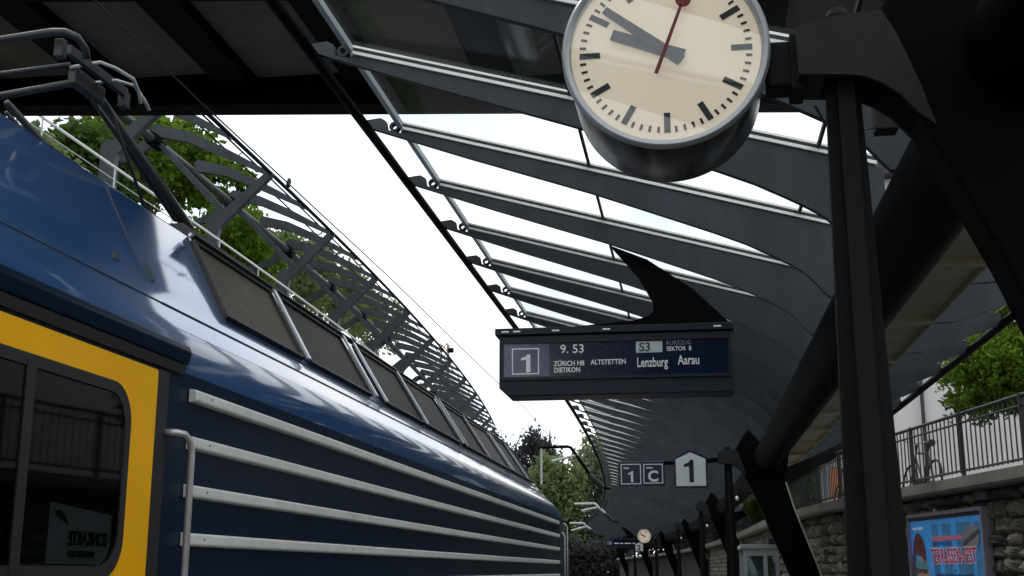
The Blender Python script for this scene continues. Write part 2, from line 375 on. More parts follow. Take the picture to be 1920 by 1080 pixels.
def pane(k, x0, x1, z0, z1, name, m, ins=.03, par=None):
    v = []
    for z in (0, .012):
        for (yy, s) in ((ribY[k], ins), (ribY[k + 1], -ins)):
            for (x, zz) in ((x0, z0), (x1, z1)): p = P(x, yy, zz + z); p.y += s; v.append(p)
    return MB().add(v, [(0, 1, 3, 2), (4, 6, 7, 5), (0, 4, 5, 1), (2, 3, 7, 6), (0, 2, 6, 4), (1, 5, 7, 3)]).build(name, m, par or canopy)
for k in range(NR - 1):
    for x0, x1 in ((-2.58, -.85), (-.83, .985), (1.005, 1.42)):
        pane(k, x0, x1, T(x0) + .055, T(x1) + .055, 'glass_pane', 'glass')
    pane(k, 2.45, 3.44, 4.45, 4.475, 'back_pane', 'glass')
    if ribY[k] < 60:
        for x in (-.84, .995):
            p, q = P(x, ribY[k] + .03, T(x) + .06), P(x, ribY[k + 1] - .03, T(x) + .06); MB().bar2(p, q, .022, .04).build('pane_joint', 'gasket', canopy)
        p, q = P(-2.60, ribY[k] + .05, T(-2.60) + .045), P(-2.60, ribY[k + 1] - .05, T(-2.60) + .045)
        MB().bar2(p, q, .045, .06).build('edge_trim', 'trim', canopy)
ysf = list(np.arange(ribY[0] - .6, 20, 2)) + list(np.arange(20, ribY[-1] + .5, 1.7))
MB().tube([P(-2.90, y, 5.665) for y in ysf], .045, 10).build('edge_tube', 'tube', canopy, smooth=True)
MB().tube([P(3.47, y, 4.33) for y in ysf], .05, 8).build('rear_edge_tube', 'tube', canopy, smooth=True)
MB().tube([P(1.41, y, 3.74) for y in ysf], .25, 24).build('torsion_tube', 'tube', canopy, smooth=True)
# cream cable tray beside the torsion tube
tray = thing('cable_tray', 'cream cable tray hung along the underside of the canopy', 'tray', (2.08, 12, 3.94))
strip(1.79, 2.23, 3.94, 3.95, list(np.arange(7.2, 46, 2))).build('bottom', 'beige', tray)
strip(1.775, 1.789, 3.88, 4.0, list(np.arange(7.2, 46, 2))).build('lip', 'beige', tray)
strip(2.231, 2.245, 3.88, 4.0, list(np.arange(7.2, 46, 2))).build('lip', 'beige', tray)
for k in range(16):
    y = 9.2 + k * 2.2; a, b = P(1.79, y, 3.905), P(2.23, y, 3.905)
    MB().bar2(a, b, .10, .07).build('crossbar', 'beige', tray)

# ------------------------------------------------------------------ canopy supports
hubp = [(.50, 3.68), (.50, 3.885), (.66, 3.925), (.83, 3.935), (.90, 4.05), (1.05, 4.28), (1.38, 4.42), (1.70, 4.28), (1.86, 3.95), (1.80, 3.55), (1.74, 3.30), (1.86, 2.85), (2.05, 2.30), (2.28, 1.65), (2.42, 1.1), (2.48, .5), (2.5, 0), (2.02, 0), (2.0, .5), (1.9, 1.1), (1.72, 1.65), (1.46, 2.30), (1.25, 2.85), (1.10, 3.19), (1.02, 3.36), (.97, 3.47), (.90, 3.555), (.83, 3.61), (.76, 3.645), (.70, 3.655)]
SUP = [5, 24, 43, 62, 81, 100, 119]
NTH = ['big near canopy support carrying the station clock', 'second canopy support, its arm holding the white number 1 sign',
       'third canopy support, in the shade behind the number 1 sign', 'fourth canopy support, deep in the dark under the canopy',
       'fifth canopy support, beside the far glowing clock', 'sixth canopy support, behind the far departure board', 'farthest canopy support where the platform curves away']
armp = [(.495, 3.675), (.495, 3.89), (.66, 3.93), (.845, 3.942), (.90, 3.83), (.98, 3.60), (1.03, 3.42), (.965, 3.48), (.90, 3.56), (.83, 3.615), (.76, 3.65), (.70, 3.66)]
arm_me = MB().prism(armp, -.145, .145).mesh('arm', 'armsteel')
hub_me = MB().prism(hubp, -.13, .13).mesh('leg_and_hub', 'black')
arm_c = MB().prism([(1.6, 3.15), (1.95, 3.32), (2.45, 3.62), (2.95, 3.86), (3.35, 4.2), (3.3, 4.28), (2.7, 3.97), (2.1, 3.7), (1.7, 3.55)], -.09, .09).mesh('rear_arm', 'post')
pm = MB()
pm.prism([(.565, 0), (.835, 0), (.815, 1.63), (.785, 2.6), (.755, 3.66), (.615, 3.66), (.60, 2.6), (.585, 1.63)], -.022, .022)
pm.prism([(-.17, 0), (.17, 0), (.15, 1.63), (.12, 2.6), (.075, 3.66), (-.075, 3.66), (-.12, 2.6), (-.15, 1.63)], .655, .725, 'yz')
pm.box(.54, .86, -.2, .2, 0, .03)
post_me = pm.mesh('post', 'post')
flg = MB().prism([(1.742, 3.30), (1.862, 2.85), (2.052, 2.30), (2.282, 1.65), (2.422, 1.1), (2.482, .5), (2.502, 0), (2.53, 0), (2.51, .5), (2.45, 1.1), (2.31, 1.65), (2.08, 2.30), (1.89, 2.85), (1.77, 3.30)], -.15, .15).mesh('flange', 'beige')
dome = MB(); vv = []
for k in range(6):
    a = k / 5 * math.pi / 2; vv.append((.058 * math.cos(a), .058 * math.sin(a)))
for k in range(16):
    pass
dome_me = MB().tube([(.685, 0, 3.92), (.685, 0, 3.985), (.685, 0, 4.015), (.685, 0, 4.03)], [.055, .055, .042, .012], 16).mesh('cap', 'post')
for me in (hub_me, arm_me, arm_c, post_me, flg, dome_me):
    bm = bmesh.new(); bm.from_mesh(me); bmesh.ops.recalc_face_normals(bm, faces=bm.faces); bm.to_mesh(me); bm.free()
for i, y in enumerate(SUP):
    p = P(1.4, y, 0); a = dirz(y); o = off(y)
    s = thing('canopy_support', NTH[i], 'support', p, 'inclined supports under the platform canopy')
    h = inst('leg_and_hub', hub_me, s, (o, y, 0), a); b = h.modifiers.new('edge', 'BEVEL'); b.width = .018; b.segments = 2; b.limit_method = 'ANGLE'
    inst('arm', arm_me, s, (o, y, 0), a)
    inst('flange', flg, h, (o, y, 0), a)
    inst('rear_arm', arm_c, s, (o, y, 0), a); inst('post', post_me, s, (o, y - .0, 0), a); inst('cap', dome_me, s, (o, y, 0), a)
# cables at the near hub
cb = thing('junction_box', 'small black junction box with looping cables under near canopy rib', 'box', (1.12, 6.3, 4.1))
MB().box(1.02, 1.14, 6.28, 6.40, 3.93, 4.10).build('housing', 'gasket', cb, bevel=.008)
for d in (0, .03): MB().tube([(1.03 + d, 5.2, 3.50), (1.02 + d, 5.5, 3.75), (1.04 + d, 5.9, 3.98), (1.06 + d, 6.15, 4.12), (1.07 + d, 6.3, 4.09)], .011, 6).build('cable', 'panto', cb)
MB().tube([(.58, 5.1, 3.62), (.68, 5.6, 3.72), (.85, 6.0, 3.82), (1.03, 6.3, 3.95)], .006, 6).build('cable', 'gasket', cb)

# ------------------------------------------------------------------ station clocks
def clock(loc_y, label, full=True):
    o = off(loc_y); a = dirz(loc_y)
    cx, cz = -.06, 3.842
    t = thing('station_clock', label, 'clock', (cx, 0, cz), 'round station clocks under the canopy')
    MB().lathe_y((cx, cz), [(.0, .56), (.40, .56), (.422, .552), (.43, .53), (.436, .03), (.434, .018)], 96).build('case', 'clockcase', t, smooth=False)
    autosmooth(t.children[0], 40)
    ri = MB().lathe_y((cx, cz), [(.440, .028), (.448, .020), (.447, .0), (.436, -.012), (.418, -.008), (.410, .012), (.408, .03)], 96).build('rim', 'clockrim', t); autosmooth(ri, 60)
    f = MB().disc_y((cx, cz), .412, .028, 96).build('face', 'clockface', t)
    MB().disc_y((cx, cz), .411, -.002, 96).build('cover_glass', glass_mat('clock_cover_glass', (.97, .97, .96), .015, refl=2.6), t)
    for k in range(60):
        th = R(90 - 6 * k); c, s = math.cos(th), math.sin(th)
        r1, r0, w = (.372, .282, .0135) if k % 5 == 0 else (.372, .345, .0055)
        if k % 5 == 0: w = .0135
        v = [(cx + r * c - e * w * s, y, cz + r * s + e * w * c) for y in (.0265, .0235) for r, e in ((r0, -1), (r1, -1), (r1, 1), (r0, 1))]
        mk = MB().add(v, [(0, 1, 2, 3), (7, 6, 5, 4), (0, 4, 5, 1), (1, 5, 6, 2), (2, 6, 7, 3), (3, 7, 4, 0)])
        mk.build('hour_mark' if k % 5 == 0 else 'minute_mark', 'clockmark', f)
    def hand(deg, r0, r1, w0, w1, y, m, name):
        th = R(90 - deg); c, s = math.cos(th), math.sin(th)
        v = [(cx + r * c - e * w * s, yy, cz + r * s + e * w * c) for yy in (y, y - .005) for r, w, e in ((r0, w0, -1), (r1, w1, -1), (r1, w1, 1), (r0, w0, 1))]
        return MB().add(v, [(0, 1, 2, 3), (7, 6, 5, 4), (0, 4, 5, 1), (1, 5, 6, 2), (2, 6, 7, 3), (3, 7, 4, 0)]).build(name, m, t)
    hand(291, -.085, .245, .031, .025, .015, 'clockhand', 'hour_hand')
    hand(308.3, -.088, .33, .026, .018, .008, 'clockhand', 'minute_hand')
    sh = hand(20.5, -.117, .215, .0085, .0065, .001, 'clockred', 'second_hand')
    th = R(90 - 20.5); MB().lathe_y((cx + .243 * math.cos(th), cz + .243 * math.sin(th)), [(0, -.004), (.034, -.004), (.034, .002), (0, .002)], 32).build('red_disc', 'clockred', sh)
    MB().box(cx + .43, .505, .05, .20, 3.665, 3.87).build('sleeve', 'post', t, bevel=.01)
    MB().box(.47, .53, .03, .22, 3.64, 3.90).build('clamp', 'post', t, bevel=.008)
    t.location = Vector((o + cx * math.cos(a), loc_y + cx * math.sin(a), cz)); t.rotation_euler = (0, 0, a)
    return t
ck = clock(5.0 - .10, 'large round station clock with red second hand on the near support')
ck2 = clock(81.0, 'tiny yellowish far clock hanging under the distant canopy')

# ------------------------------------------------------------------ departure boards
def board(y, label, lettered=True):
    o = off(y); a = dirz(y)
    t = thing('departure_board', label, 'departure board', (-.75, y, 3.38), 'departure boards hung under the canopy')
    y0 = y - .18
    cs = MB().prism([(-1.93, 3.46), (-1.93, 4.0), (.43, 4.0), (.43, 3.375), (-1.84, 3.375)], y0, y + .2).build('case', 'boardcase', t, bevel=.012)
    MB().box(-1.97, .45, y0 - .03, y + .22, 4.004, 4.075).build('top_rail', 'boardcase', t, bevel=.006)
    for x in (-1.9, -1.78, -1.38, -.86, .25): MB().box(x, x + .075, y0 - .036, y0 - .031, 4.03, 4.045).build('clip', 'alu', t)
    # raised frame round the display
    fr = MB(); x0, x1, z0, z1 = -1.885, .385, 3.565, 3.915
    fr.box(x0 - .03, x1 + .03, y0 - .025, y0 - .001, z1, z1 + .03); fr.box(x0 - .03, x1 + .03, y0 - .025, y0 - .001, z0 - .03, z0)
    fr.box(x0 - .03, x0, y0 - .025, y0 - .001, z0, z1); fr.box(x1, x1 + .03, y0 - .025, y0 - .001, z0, z1); fr.build('display_frame', 'boardcase', t)
    MB().box(x0, x1, y0 - .008, y0 - .001, z0, z1).build('display', 'boardglass', t)
    f = y0 - .010
    pn = MB().box(-1.875, -1.41, f - .0, f + .004, 3.572, 3.905).build('number_reflection_panel', mat('number_reflection', (.05, .06, .13), .15, 0, .6, 5, spec=.6), t)  # lighter blue paints a sky reflection onto this end of the display
    def ol(x0, x1, z0, z1, w, m, par):
        mb = MB(); mb.box(x0, x1, f - .004, f - .001, z1 - w, z1); mb.box(x0, x1, f - .004, f - .001, z0, z0 + w); mb.box(x0, x0 + w, f - .004, f - .001, z0 + w, z1 - w); mb.box(x1 - w, x1, f - .004, f - .001, z0 + w, z1 - w)
        return mb.build('outline', m, par)
    ol(-1.795, -1.515, 3.595, 3.865, .012, 'ink', pn)
    one(-1.605, 3.615, .185, f - .002, 'ink', pn, .24)
    if lettered:
        text('Gleis', .042, (-1.755, f - .002, 3.822), 'dimink', pn)
        text('9. 53', .125, (-1.30, f - .002, 3.805), 'ink', t, bold=.001)
        text('ZÜRICH HB', .070, (-1.365, f - .002, 3.675), 'ink', t, bold=.0014, sx=.86)
        text('ALTSTETTEN', .070, (-.99, f - .002, 3.681), 'ink', t, bold=.0014, sx=.88)
        text('DIETIKON', .070, (-1.365, f - .002, 3.608), 'ink', t, bold=.0014, sx=.84)
        b = MB().box(-.53, -.265, f - .0, f + .004, 3.79, 3.905).build('line_badge', mat('badge', (.42, .50, .50), .4, 0, .1), t)
        text('S3', .125, (-.50, f - .002, 3.805), 'clockmark', b, bold=.002)
        text('KURZZUG', .062, (-.225, f - .002, 3.862), 'dimink', t, bold=.0008, sx=.85)
        text('SEKTOR  B', .062, (-.225, f - .002, 3.802), 'ink', t, bold=.0008, sx=.85)
        text('Lenzburg', .135, (-.525, f - .002, 3.645), 'ink', t, bold=.0015, sx=.62)
        text('Aarau', .135, (-.115, f - .002, 3.66), 'ink', t, bold=.0015, sx=.66)
    else:
        for x, w in ((-1.3, .35), (-.85, .25), (-.5, .5), (.1, .2)): MB().box(x, x + w, f - .003, f, 3.64, 3.72).build('lettering', 'ink', t)
    # black bracket fin up to the rib
    MB().prism([(-.78, 4.965), (-.70, 4.93), (-.40, 4.80), (.06, 4.47), (.44, 4.085), (-1.95, 4.078), (-1.2, 4.11), (-.55, 4.16), (-.40, 4.20), (-.35, 4.25), (-.36, 4.36), (-.5, 4.62)], y - .02, y + .05).build('bracket', 'black', t)
    if o:
        t.location = P(-.75, y, 3.38); t.rotation_euler = (0, 0, a)
    return t
board(12.28, 'blue-black departure board for the 9.53 train, hung on black bracket')
board(95.0, 'tiny far departure board under the curved end of canopy', False)

# ------------------------------------------------------------------ platform signs
t = thing('platform_sign', 'dark blue sign with framed 1 and C hung from the canopy', 'sign', (-1.0, 23.4, 3.3))
y = 24.0
MB().box(-1.46, -.55, y, y + .08, 3.25, 3.74).build('panel', 'signblue', t, bevel=.01)
def frame_sq(x0, x1, z0, z1, w, y, par, m='ink'):
    mb = MB(); mb.box(x0, x1, y - .004, y - .001, z1 - w, z1); mb.box(x0, x1, y - .004, y - .001, z0, z0 + w); mb.box(x0, x0 + w, y - .004, y - .001, z0 + w, z1 - w); mb.box(x1 - w, x1, y - .004, y - .001, z0 + w, z1 - w)
    return mb.build('outline', m, par)
frame_sq(-1.405, -1.01, 3.295, 3.69, .018, y, t); frame_sq(-.965, -.585, 3.305, 3.685, .018, y, t)
one(-1.165, 3.335, .215, y - .002, 'ink', t, .21); text('C', .29, (-.88, y - .002, 3.35), 'ink', t, bold=.010)
MB().box(-1.35, -1.24, y - .004, y - .001, 3.595, 3.62).build('small_word', 'ink', t); MB().box(-.91, -.78, y - .004, y - .001, 3.595, 3.62).build('small_word', 'ink', t)
MB().bar2((-.56, y + .05, 3.70), (-.30, y + .05, 3.70), .05, .07).build('arm', 'black', t)
def house_sign(x, y, num, label):
    t = thing('house_sign', label, 'sign', (x, y, 3.24), 'white house-shaped platform number signs')
    w = .285; MB().prism([(x - w - .035, 3.20), (x + w + .035, 3.20), (x + w + .035, 3.785), (x, 3.935), (x - w - .035, 3.785)], y + .001, y + .10).build('backing', 'signblue', t)
    MB().prism([(x - w, 3.24), (x + w, 3.24), (x + w, 3.755), (x, 3.885), (x - w, 3.755)], y - .012, y).build('face', 'signwhite', t)
    one(x + .055, 3.31, .43, y - .014, 'clockmark', t, .20) if num == '1' else text(num, .52, (x - .16, y - .014, 3.315), 'clockmark', t, bold=.018)
    MB().bar2((x + .1, y + .06, 3.70), (x + .55, y + .06, 3.74), .06, .09).build('arm', 'black', t)
    return t
house_sign(-.045, 23.85, '1', 'white house-shaped sign with number 1 beside the blue sign')
hs = house_sign(.6, 95.2, '2', 'tiny white house-shaped sign with number 2 on far board'); hs.location = P(.6, 94.7, 3.1); hs.rotation_euler = (0, 0, dirz(95))
# small spot lamps along the tube
for i, (x, y, z, lb) in enumerate(((1.15, 30.6, 3.35, 'small lamp under the tube behind the second support'), (1.15, 48, 3.3, 'small lamp under the tube past the third support'), (1.1, 66, 3.3, 'small distant lamp under the tube, before the far clock'))):
    t = thing('spot_lamp', lb, 'lamp', P(x, y, z), 'small lamps under the tube')
    p = P(x, y, z); MB().tube([p + Vector((0, .0, .0)), p + Vector((0, .12, .06))], [.03, .045], 12).build('head', 'signwhite', t)
    MB().tube([p + Vector((0, .08, .06)), p + Vector((.1, .1, .3))], .015, 6).build('stem', 'black', t)

# ------------------------------------------------------------------ blue locomotive
loco = thing('locomotive', 'blue locomotive with four silver bars and yellow door standing at the platform', 'locomotive', (-3.55, 10, -.55))
CX = -3.55
half = [(-2.10, 2.46), (-2.103, 2.54), (-2.115, 2.585), (-2.14, 2.63), (-2.20, 2.70), (-2.30, 2.80), (-2.42, 2.93), (-2.88, 3.55), (-2.915, 3.58), (-2.97, 3.60), (-3.2, 3.63), (-3.55, 3.65)]
full = half + [(2 * CX - x, z) for x, z in reversed(half[:-1])]
def nose(p, k):         # k=0 full section, 1 = end of the nose
    x, z = p; zz = 2.46 + (z - 2.46) * (1 - .88 * k); return (x - (x - CX) * .06 * k, zz)
mb = MB(); n = len(full); secs = [(-2.0, 0), (18.75, 0), (19.05, .06), (19.45, .22), (19.95, .50), (20.4, .80), (20.7, 1.0)]
v = [(nose(p, k)[0], y, nose(p, k)[1]) for y, k in secs for p in full]; f = []
for i in range(len(secs) - 1):
    for j in range(n - 1): f.append((i * n + j, i * n + j + 1, (i + 1) * n + j + 1, (i + 1) * n + j))
f += [tuple(range(n)), tuple((len(secs) - 1) * n + j for j in range(n - 1, -1, -1))]
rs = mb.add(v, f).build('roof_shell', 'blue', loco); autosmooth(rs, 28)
sp = [(-2.1, -.15), (-2.1, 2.459), (2 * CX + 2.1, 2.459), (2 * CX + 2.1, -.15)]
mb = MB(); v = [(x - (x - CX) * .06 * k, y, z) for y, k in ((-2, 0), (19.35, 0), (19.8, .28), (20.25, .62), (20.5, 1)) for x, z in sp]; f = []
for i in range(4):
    for j in range(4): f.append((i * 4 + j, i * 4 + (j + 1) % 4, i * 4 + 4 + (j + 1) % 4, i * 4 + 4 + j))
f += [(0, 1, 2, 3), (19, 18, 17, 16)]
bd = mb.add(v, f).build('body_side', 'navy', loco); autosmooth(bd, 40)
MB().box(-4.85, -2.25, -1.5, 20.0, -.5, -.155).build('underframe', 'rubber', loco)
for yb in (1.5, 4.3, 14.6, 17.4):
    for s in (-.72, .72):
        w = MB().tube([(CX + s - .07, yb, .0), (CX + s + .07, yb, .0)], .55, 28); o = w.build('wheel', 'post', loco); o.location.z += .0
# silver bars
for z in (2.37, 2.172, 1.972, 1.775, 1.575, 1.375):
    b = MB().prism([(-2.099, z - .028), (-2.068, z - .024), (-2.062, z - .017), (-2.062, z + .019), (-2.070, z + .026), (-2.099, z + .029)], 4.83, 18.92, 'xz').build('side_bar', 'bar', loco, bevel=.004)
    rv = MB()
    for yy in np.arange(5.0, 18.9, 2.3): rv.tube([(-2.063, yy, z + .003), (-2.0605, yy, z + .003)], .005, 8)
    rv.build('rivet', 'rubber', b)
# slope helpers
sv = Vector((-.46, 0, .62)); nv = Vector((.803, 0, .596)); S0 = Vector((-2.42, 0, 2.93))
def SP(u, y, h): p = S0 + sv * u + nv * h; return Vector((p.x, y + .5 * max(0, u) if y < 19 else y, p.z))   # frames lean with the roof slope
def plate(u0, u1, y0, y1, h0, h1):
    v = [SP(u, y, h) for h in (h0, h1) for u, y in ((u0, y0), (u0, y1), (u1, y1), (u1, y0))]
    return MB().add(v, [(3, 2, 1, 0), (4, 5, 6, 7), (0, 1, 5, 4), (1, 2, 6, 5), (2, 3, 7, 6), (3, 0, 4, 7)])
def join(*ms):
    o = MB()
    for m in ms: o.add(m.v, m.f)
    return o
wins = [(6.02, 7.26), (7.48, 8.94), (9.44, 10.82), (11.02, 12.56), (12.96, 14.28), (14.46, 16.06), (16.45, 17.66), (17.82, 18.62)]
lou = mat('intake_mesh_pale', (.055, .048, .035), .6, 0, .5, 6, spec=.2, streak=1)
for i, (a, b) in enumerate(wins):
    w = join(plate(.03, .06, a - .04, b + .04, .002, .028), plate(.90, .95, a - .04, b + .04, .002, .03), plate(.06, .90, a - .04, a, .002, .028), plate(.06, .90, b, b + .04, .002, .028)).build('intake_frame', 'rubber', loco)
    plate(.061, .899, a + .001, b - .001, .004, .012).build('mesh_panel', lou if i in (0, 5) else 'grille', w)
for y in (7.30, 9.0, 9.32, 10.86, 12.62, 12.84, 14.32, 16.12, 16.34, 17.70):
    plate(.02, 1.0, y + .02, y + .075, .0285, .045).build('intake_post', 'framealu', loco)
plate(.985, 1.02, 5.97, 18.25, .010, .03).build('top_rail', 'framealu', loco)
plate(.955, .98, 5.97, 18.25, .012, .05).build('top_gasket', 'rubber', loco)
for x, z, ya in ((-2.405, 2.914, 5.98), (-2.305, 2.806, 4.955)): MB().tube([(x, ya, z), (x, 18.8, z)], .0055, 6).build('panel_seam', 'rubber', loco)
plate(-.12, .98, 4.955, 4.968, -.004, .002).build('panel_seam', 'rubber', loco)
plate(-.02, .99, 5.955, 5.972, -.004, .006).build('panel_seam', 'rubber', loco)
MB().tube([(-2.305, -2, 2.806), (-2.305, 4.955, 2.806)], .004, 6).build('panel_seam', 'rubber', loco)
plate(.03, .20, 5.085, 5.125, -.004, .003).build('grip_slot', 'rubber', loco)
plate(.06, .12, 4.735, 4.785, -.004, .003).build('lock_hole', 'rubber', loco)
MB().prism([(-2.099, 2.485), (-2.078, 2.49), (-2.066, 2.54), (-2.078, 2.568), (-2.099, 2.57)], -2, 4.77).build('rain_gutter', 'navy', loco, bevel=.006)
MB().prism([(-2.099, 2.445), (-2.088, 2.445), (-2.08, 2.484), (-2.099, 2.484)], -2, 4.75).build('gutter_seal', 'rubber', loco)
# yellow door with window
def rrect(y0, y1, z0, z1, r, n=8):
    p = []
    for cy, cz, a0 in ((y1 - r, z1 - r, 0), (y0 + r, z1 - r, 90), (y0 + r, z0 + r, 180), (y1 - r, z0 + r, 270)):
        for k in range(n + 1): a = R(a0 + 90 * k / n); p.append((cy + r * math.cos(a), cz + r * math.sin(a)))
    return p
def ring(outer, inner, x0, x1):
    n = len(outer); v = [(x, *p) for x in (x0, x1) for lst in (outer, inner) for p in lst]; f = []
    for k in range(n):
        j = (k + 1) % n
        f += [(2 * n + k, 2 * n + j, 3 * n + j, 3 * n + k), (k, j, 2 * n + j, 2 * n + k), (n + k, 3 * n + k, 3 * n + j, n + j), (k, n + k, n + j, j)]
    return MB().add(v, f)
door = ring(rrect(2.35, 4.49, -.1, 2.425, .012), rrect(2.62, 4.27, 1.62, 2.325, .15), -2.098, -2.082).build('door', 'yellow', loco)
gs = ring(rrect(2.62, 4.27, 1.62, 2.325, .15), rrect(2.66, 4.225, 1.665, 2.285, .13), -2.096, -2.074).build('window_seal', 'rubber', door)
MB().prism(rrect(2.64, 4.25, 1.64, 2.305, .14), -2.0975, -2.095, 'yz').build('cab_dark_sheet', mat('cab_dark_sheet', (.02, .021, .022), .7, 0, .5, 4), door)  # flat dark sheet painted for the unlit cab behind the glass
MB().prism(rrect(2.665, 4.22, 1.67, 2.28, .128), -2.080, -2.076, 'yz').build('window_pane', 'winglass', door)
MB().box(-2.0815, -2.071, 3.52, 3.575, 1.64, 2.30).build('window_bar', 'rubber', door)
nt_ = MB().prism([(3.77, 1.672), (4.14, 1.672), (4.19, 1.70), (4.205, 1.74), (4.205, 1.845), (3.77, 1.872)], -2.0945, -2.093, 'yz').build('paper_notice', mat('paper', (.62, .64, .66), .7, 0, .08), door)
RB = Matrix(((0, 0, 1), (1, 0, 0), (0, 1, 0)))
text('SONKARTE', .066, (-2.0915, 4.18, 1.735), 'clockmark', door, rot=RB, mirror=True, sx=.83, bold=.002)
text('DAS HITS DEN', .030, (-2.0915, 4.09, 1.695), 'clockmark', door, rot=RB, mirror=True, sx=.95, bold=.001)
MB().prism([(3.80, 1.845), (3.84, 1.848), (3.88, 1.822), (3.90, 1.80), (3.86, 1.812), (3.81, 1.828)], -2.0925, -2.0915, 'yz').build('small_emblem', 'clockhand', door)
MB().box(-2.099, -2.085, 4.495, 4.60, -.1, 2.43).build('door_edge_seal', 'rubber', loco)
MB().tube([(-2.10, 4.60, 2.19), (-2.05, 4.61, 2.19), (-2.022, 4.64, 2.185), (-2.012, 4.675, 2.16), (-2.01, 4.69, 2.12), (-2.01, 4.69, 1.0), (-2.03, 4.68, .95), (-2.10, 4.67, .95)], .0145, 10).build('handrail', 'steel', loco, smooth=True)
for (x, y, z1) in ((-2.12, 19.55, 2.23), (-2.16, 20.35, 2.40)):
    MB().tube([(x - .08, y + .03, z1), (x + .03, y + .02, z1), (x + .06, y, z1 - .05), (x + .06, y, .9), (x - .08, y, .85)], .018, 8).build('handrail', 'steel', loco, smooth=True)
MB().box(-2.12, -2.094, 19.02, 19.30, .2, 2.42).build('cab_door_gap', 'rubber', loco)
MB().prism([(-4.7, 1.55), (-2.45, 1.55), (-2.5, 2.36), (-4.6, 2.36)], 20.505, 20.56).build('windscreen', 'darkglass', loco)
# roof gear
MB().box(-3.95, -3.15, 7.0, 8.3, 3.74, 3.80).build('pantograph_base', 'panto', loco)
for x in (-3.9, -3.2):
    for y in (7.1, 8.2): MB().tube([(x, y, 3.6), (x, y, 3.64), (x, y, 3.66), (x, y, 3.70), (x, y, 3.75)], [.06, .06, .035, .06, .04], 12).build('insulator', 'bark', loco)
pan = MB().tube([(-3.30, 6.06, 4.31), (-3.27, 7.0, 3.985), (-3.26, 7.34, 3.86)], [.022, .036, .04], 12).build('pantograph', 'panto', loco, smooth=True)
def pp(pts, r, name, m='panto', nseg=8): return MB().tube(pts, r, nseg).build(name, m, pan, smooth=True)
pp([(-3.36, 6.12, 4.30), (-3.33, 6.9, 4.03), (-3.31, 7.25, 3.90)], [.014, .02, .022], 'control_rod')
pp([(-3.92, 6.17, 4.33), (-3.80, 7.0, 4.02), (-3.78, 7.35, 3.86)], [.02, .03, .03], 'lower_arm')
pp([(-3.98, 6.27, 4.31), (-3.88, 7.0, 4.04)], .012, 'control_rod')
pp([(-3.27, 6.2, 4.24), (-3.30, 6.9, 3.72)], .010, 'cable', 'gasket')
pp([(-4.2, 5.44, 4.335), (-3.51, 5.41, 4.35), (-3.20, 5.37, 4.355), (-3.125, 5.37, 4.35), (-3.075, 5.41, 4.335), (-3.06, 5.47, 4.30), (-3.065, 5.50, 4.26)], .021, 'contact_strip', 'panto', 10)
pp([(-4.2, 5.84, 4.345), (-3.75, 5.82, 4.35), (-3.31, 5.77, 4.355)], .014, 'contact_strip', 'panto', 10)
pp([(-3.31, 5.775, 4.34), (-3.13, 5.765, 4.355), (-3.08, 5.84, 4.35), (-3.05, 6.0, 4.35), (-3.06, 6.10, 4.31), (-3.065, 6.14, 4.26)], .011, 'horn', 'pantolight', 8)
pp([(-3.33, 5.98, 4.33), (-3.14, 5.98, 4.34), (-3.07, 6.06, 4.335), (-3.055, 6.16, 4.29), (-3.05, 6.22, 4.25)], .010, 'horn', 'pantolight', 8)
pp([(-4.1, 6.12, 4.335), (-3.88, 6.09, 4.34), (-3.36, 5.98, 4.345)], .022, 'head_tube', 'panto', 10)
MB().bar2((-3.20, 5.55, 4.34), (-3.17, 6.16, 4.335), .03, .055).build('head_bracket', 'panto', pan, bevel=.004)
MB().box(-3.215, -3.165, 5.43, 5.48, 4.25, 4.35).build('spring_box', 'panto', pan, bevel=.005)
MB().box(-3.20, -3.15, 6.12, 6.18, 4.24, 4.34).build('spring_box', 'panto', pan, bevel=.005)
MB().bar2((-3.30, 5.78, 4.30), (-3.28, 6.08, 4.29), .05, .10).build('pivot', 'panto', pan, bevel=.006)

# ------------------------------------------------------------------ overhead line
wr = thing('overhead_line', 'thin overhead contact wire running above the locomotive', 'wire', (-3.55, 10, 5.05))
MB().tube([P(-3.55, y, 5.06 - .00 * y + (.04 if i % 2 else 0)) for i, y in enumerate(np.arange(-4, 120, 6))], .0065, 6).build('contact_wire', 'gasket', wr)
for y in (10.07, 28): MB().bar2(P(-3.55, y, 5.045), P(-3.55, y + .04, 5.12), .025, .04).build('clamp', 'gasket', wr)
cw = MB().tube([P(-3.6, y, 6.55 + .35 * ((y % 50) / 25 - 1) ** 2) for y in np.arange(50, 121, 5)], .005, 5).build('messenger_wire', 'gasket', wr)
def cat_bracket(y, label, X):
    """X: list of (x, z) world points: mount, bend, end, strut a, strut b"""
    t = thing('wire_bracket', label, 'bracket', (X[0][0], y, X[0][1]), 'overhead wire brackets on the canopy edge')
    (mx_, mz), (b1, bz), (ex, ez), (sa, saz), (sb, sbz) = X
    MB().tube([(mx_, y, mz), (b1 + .15, y, bz - .2), (b1, y, bz), (b1 - .12, y, bz + .04), (ex, y, ez)], .045 + .0004 * y, 8)  .build('arm', 'tube' if y < 60 else 'trim', t)
    MB().tube([(sa, y, saz), (sb, y, sbz)], .035 + .0004 * y, 8).build('strut', 'trim', t)
    MB().tube([(mx_ + .55, y, mz - .55), (mx_ + .35, y, mz - .35), (mx_ + .15, y, mz - .15), (mx_, y, mz)], [.09, .13, .13, .08], 10).build('insulator', 'rubber', t)
    MB().tube([(mx_ + .5, y, mz - .5), (mx_ + .85, y + .1, mz - .62)], .05, 8).build('mount', 'black', t)
    return t
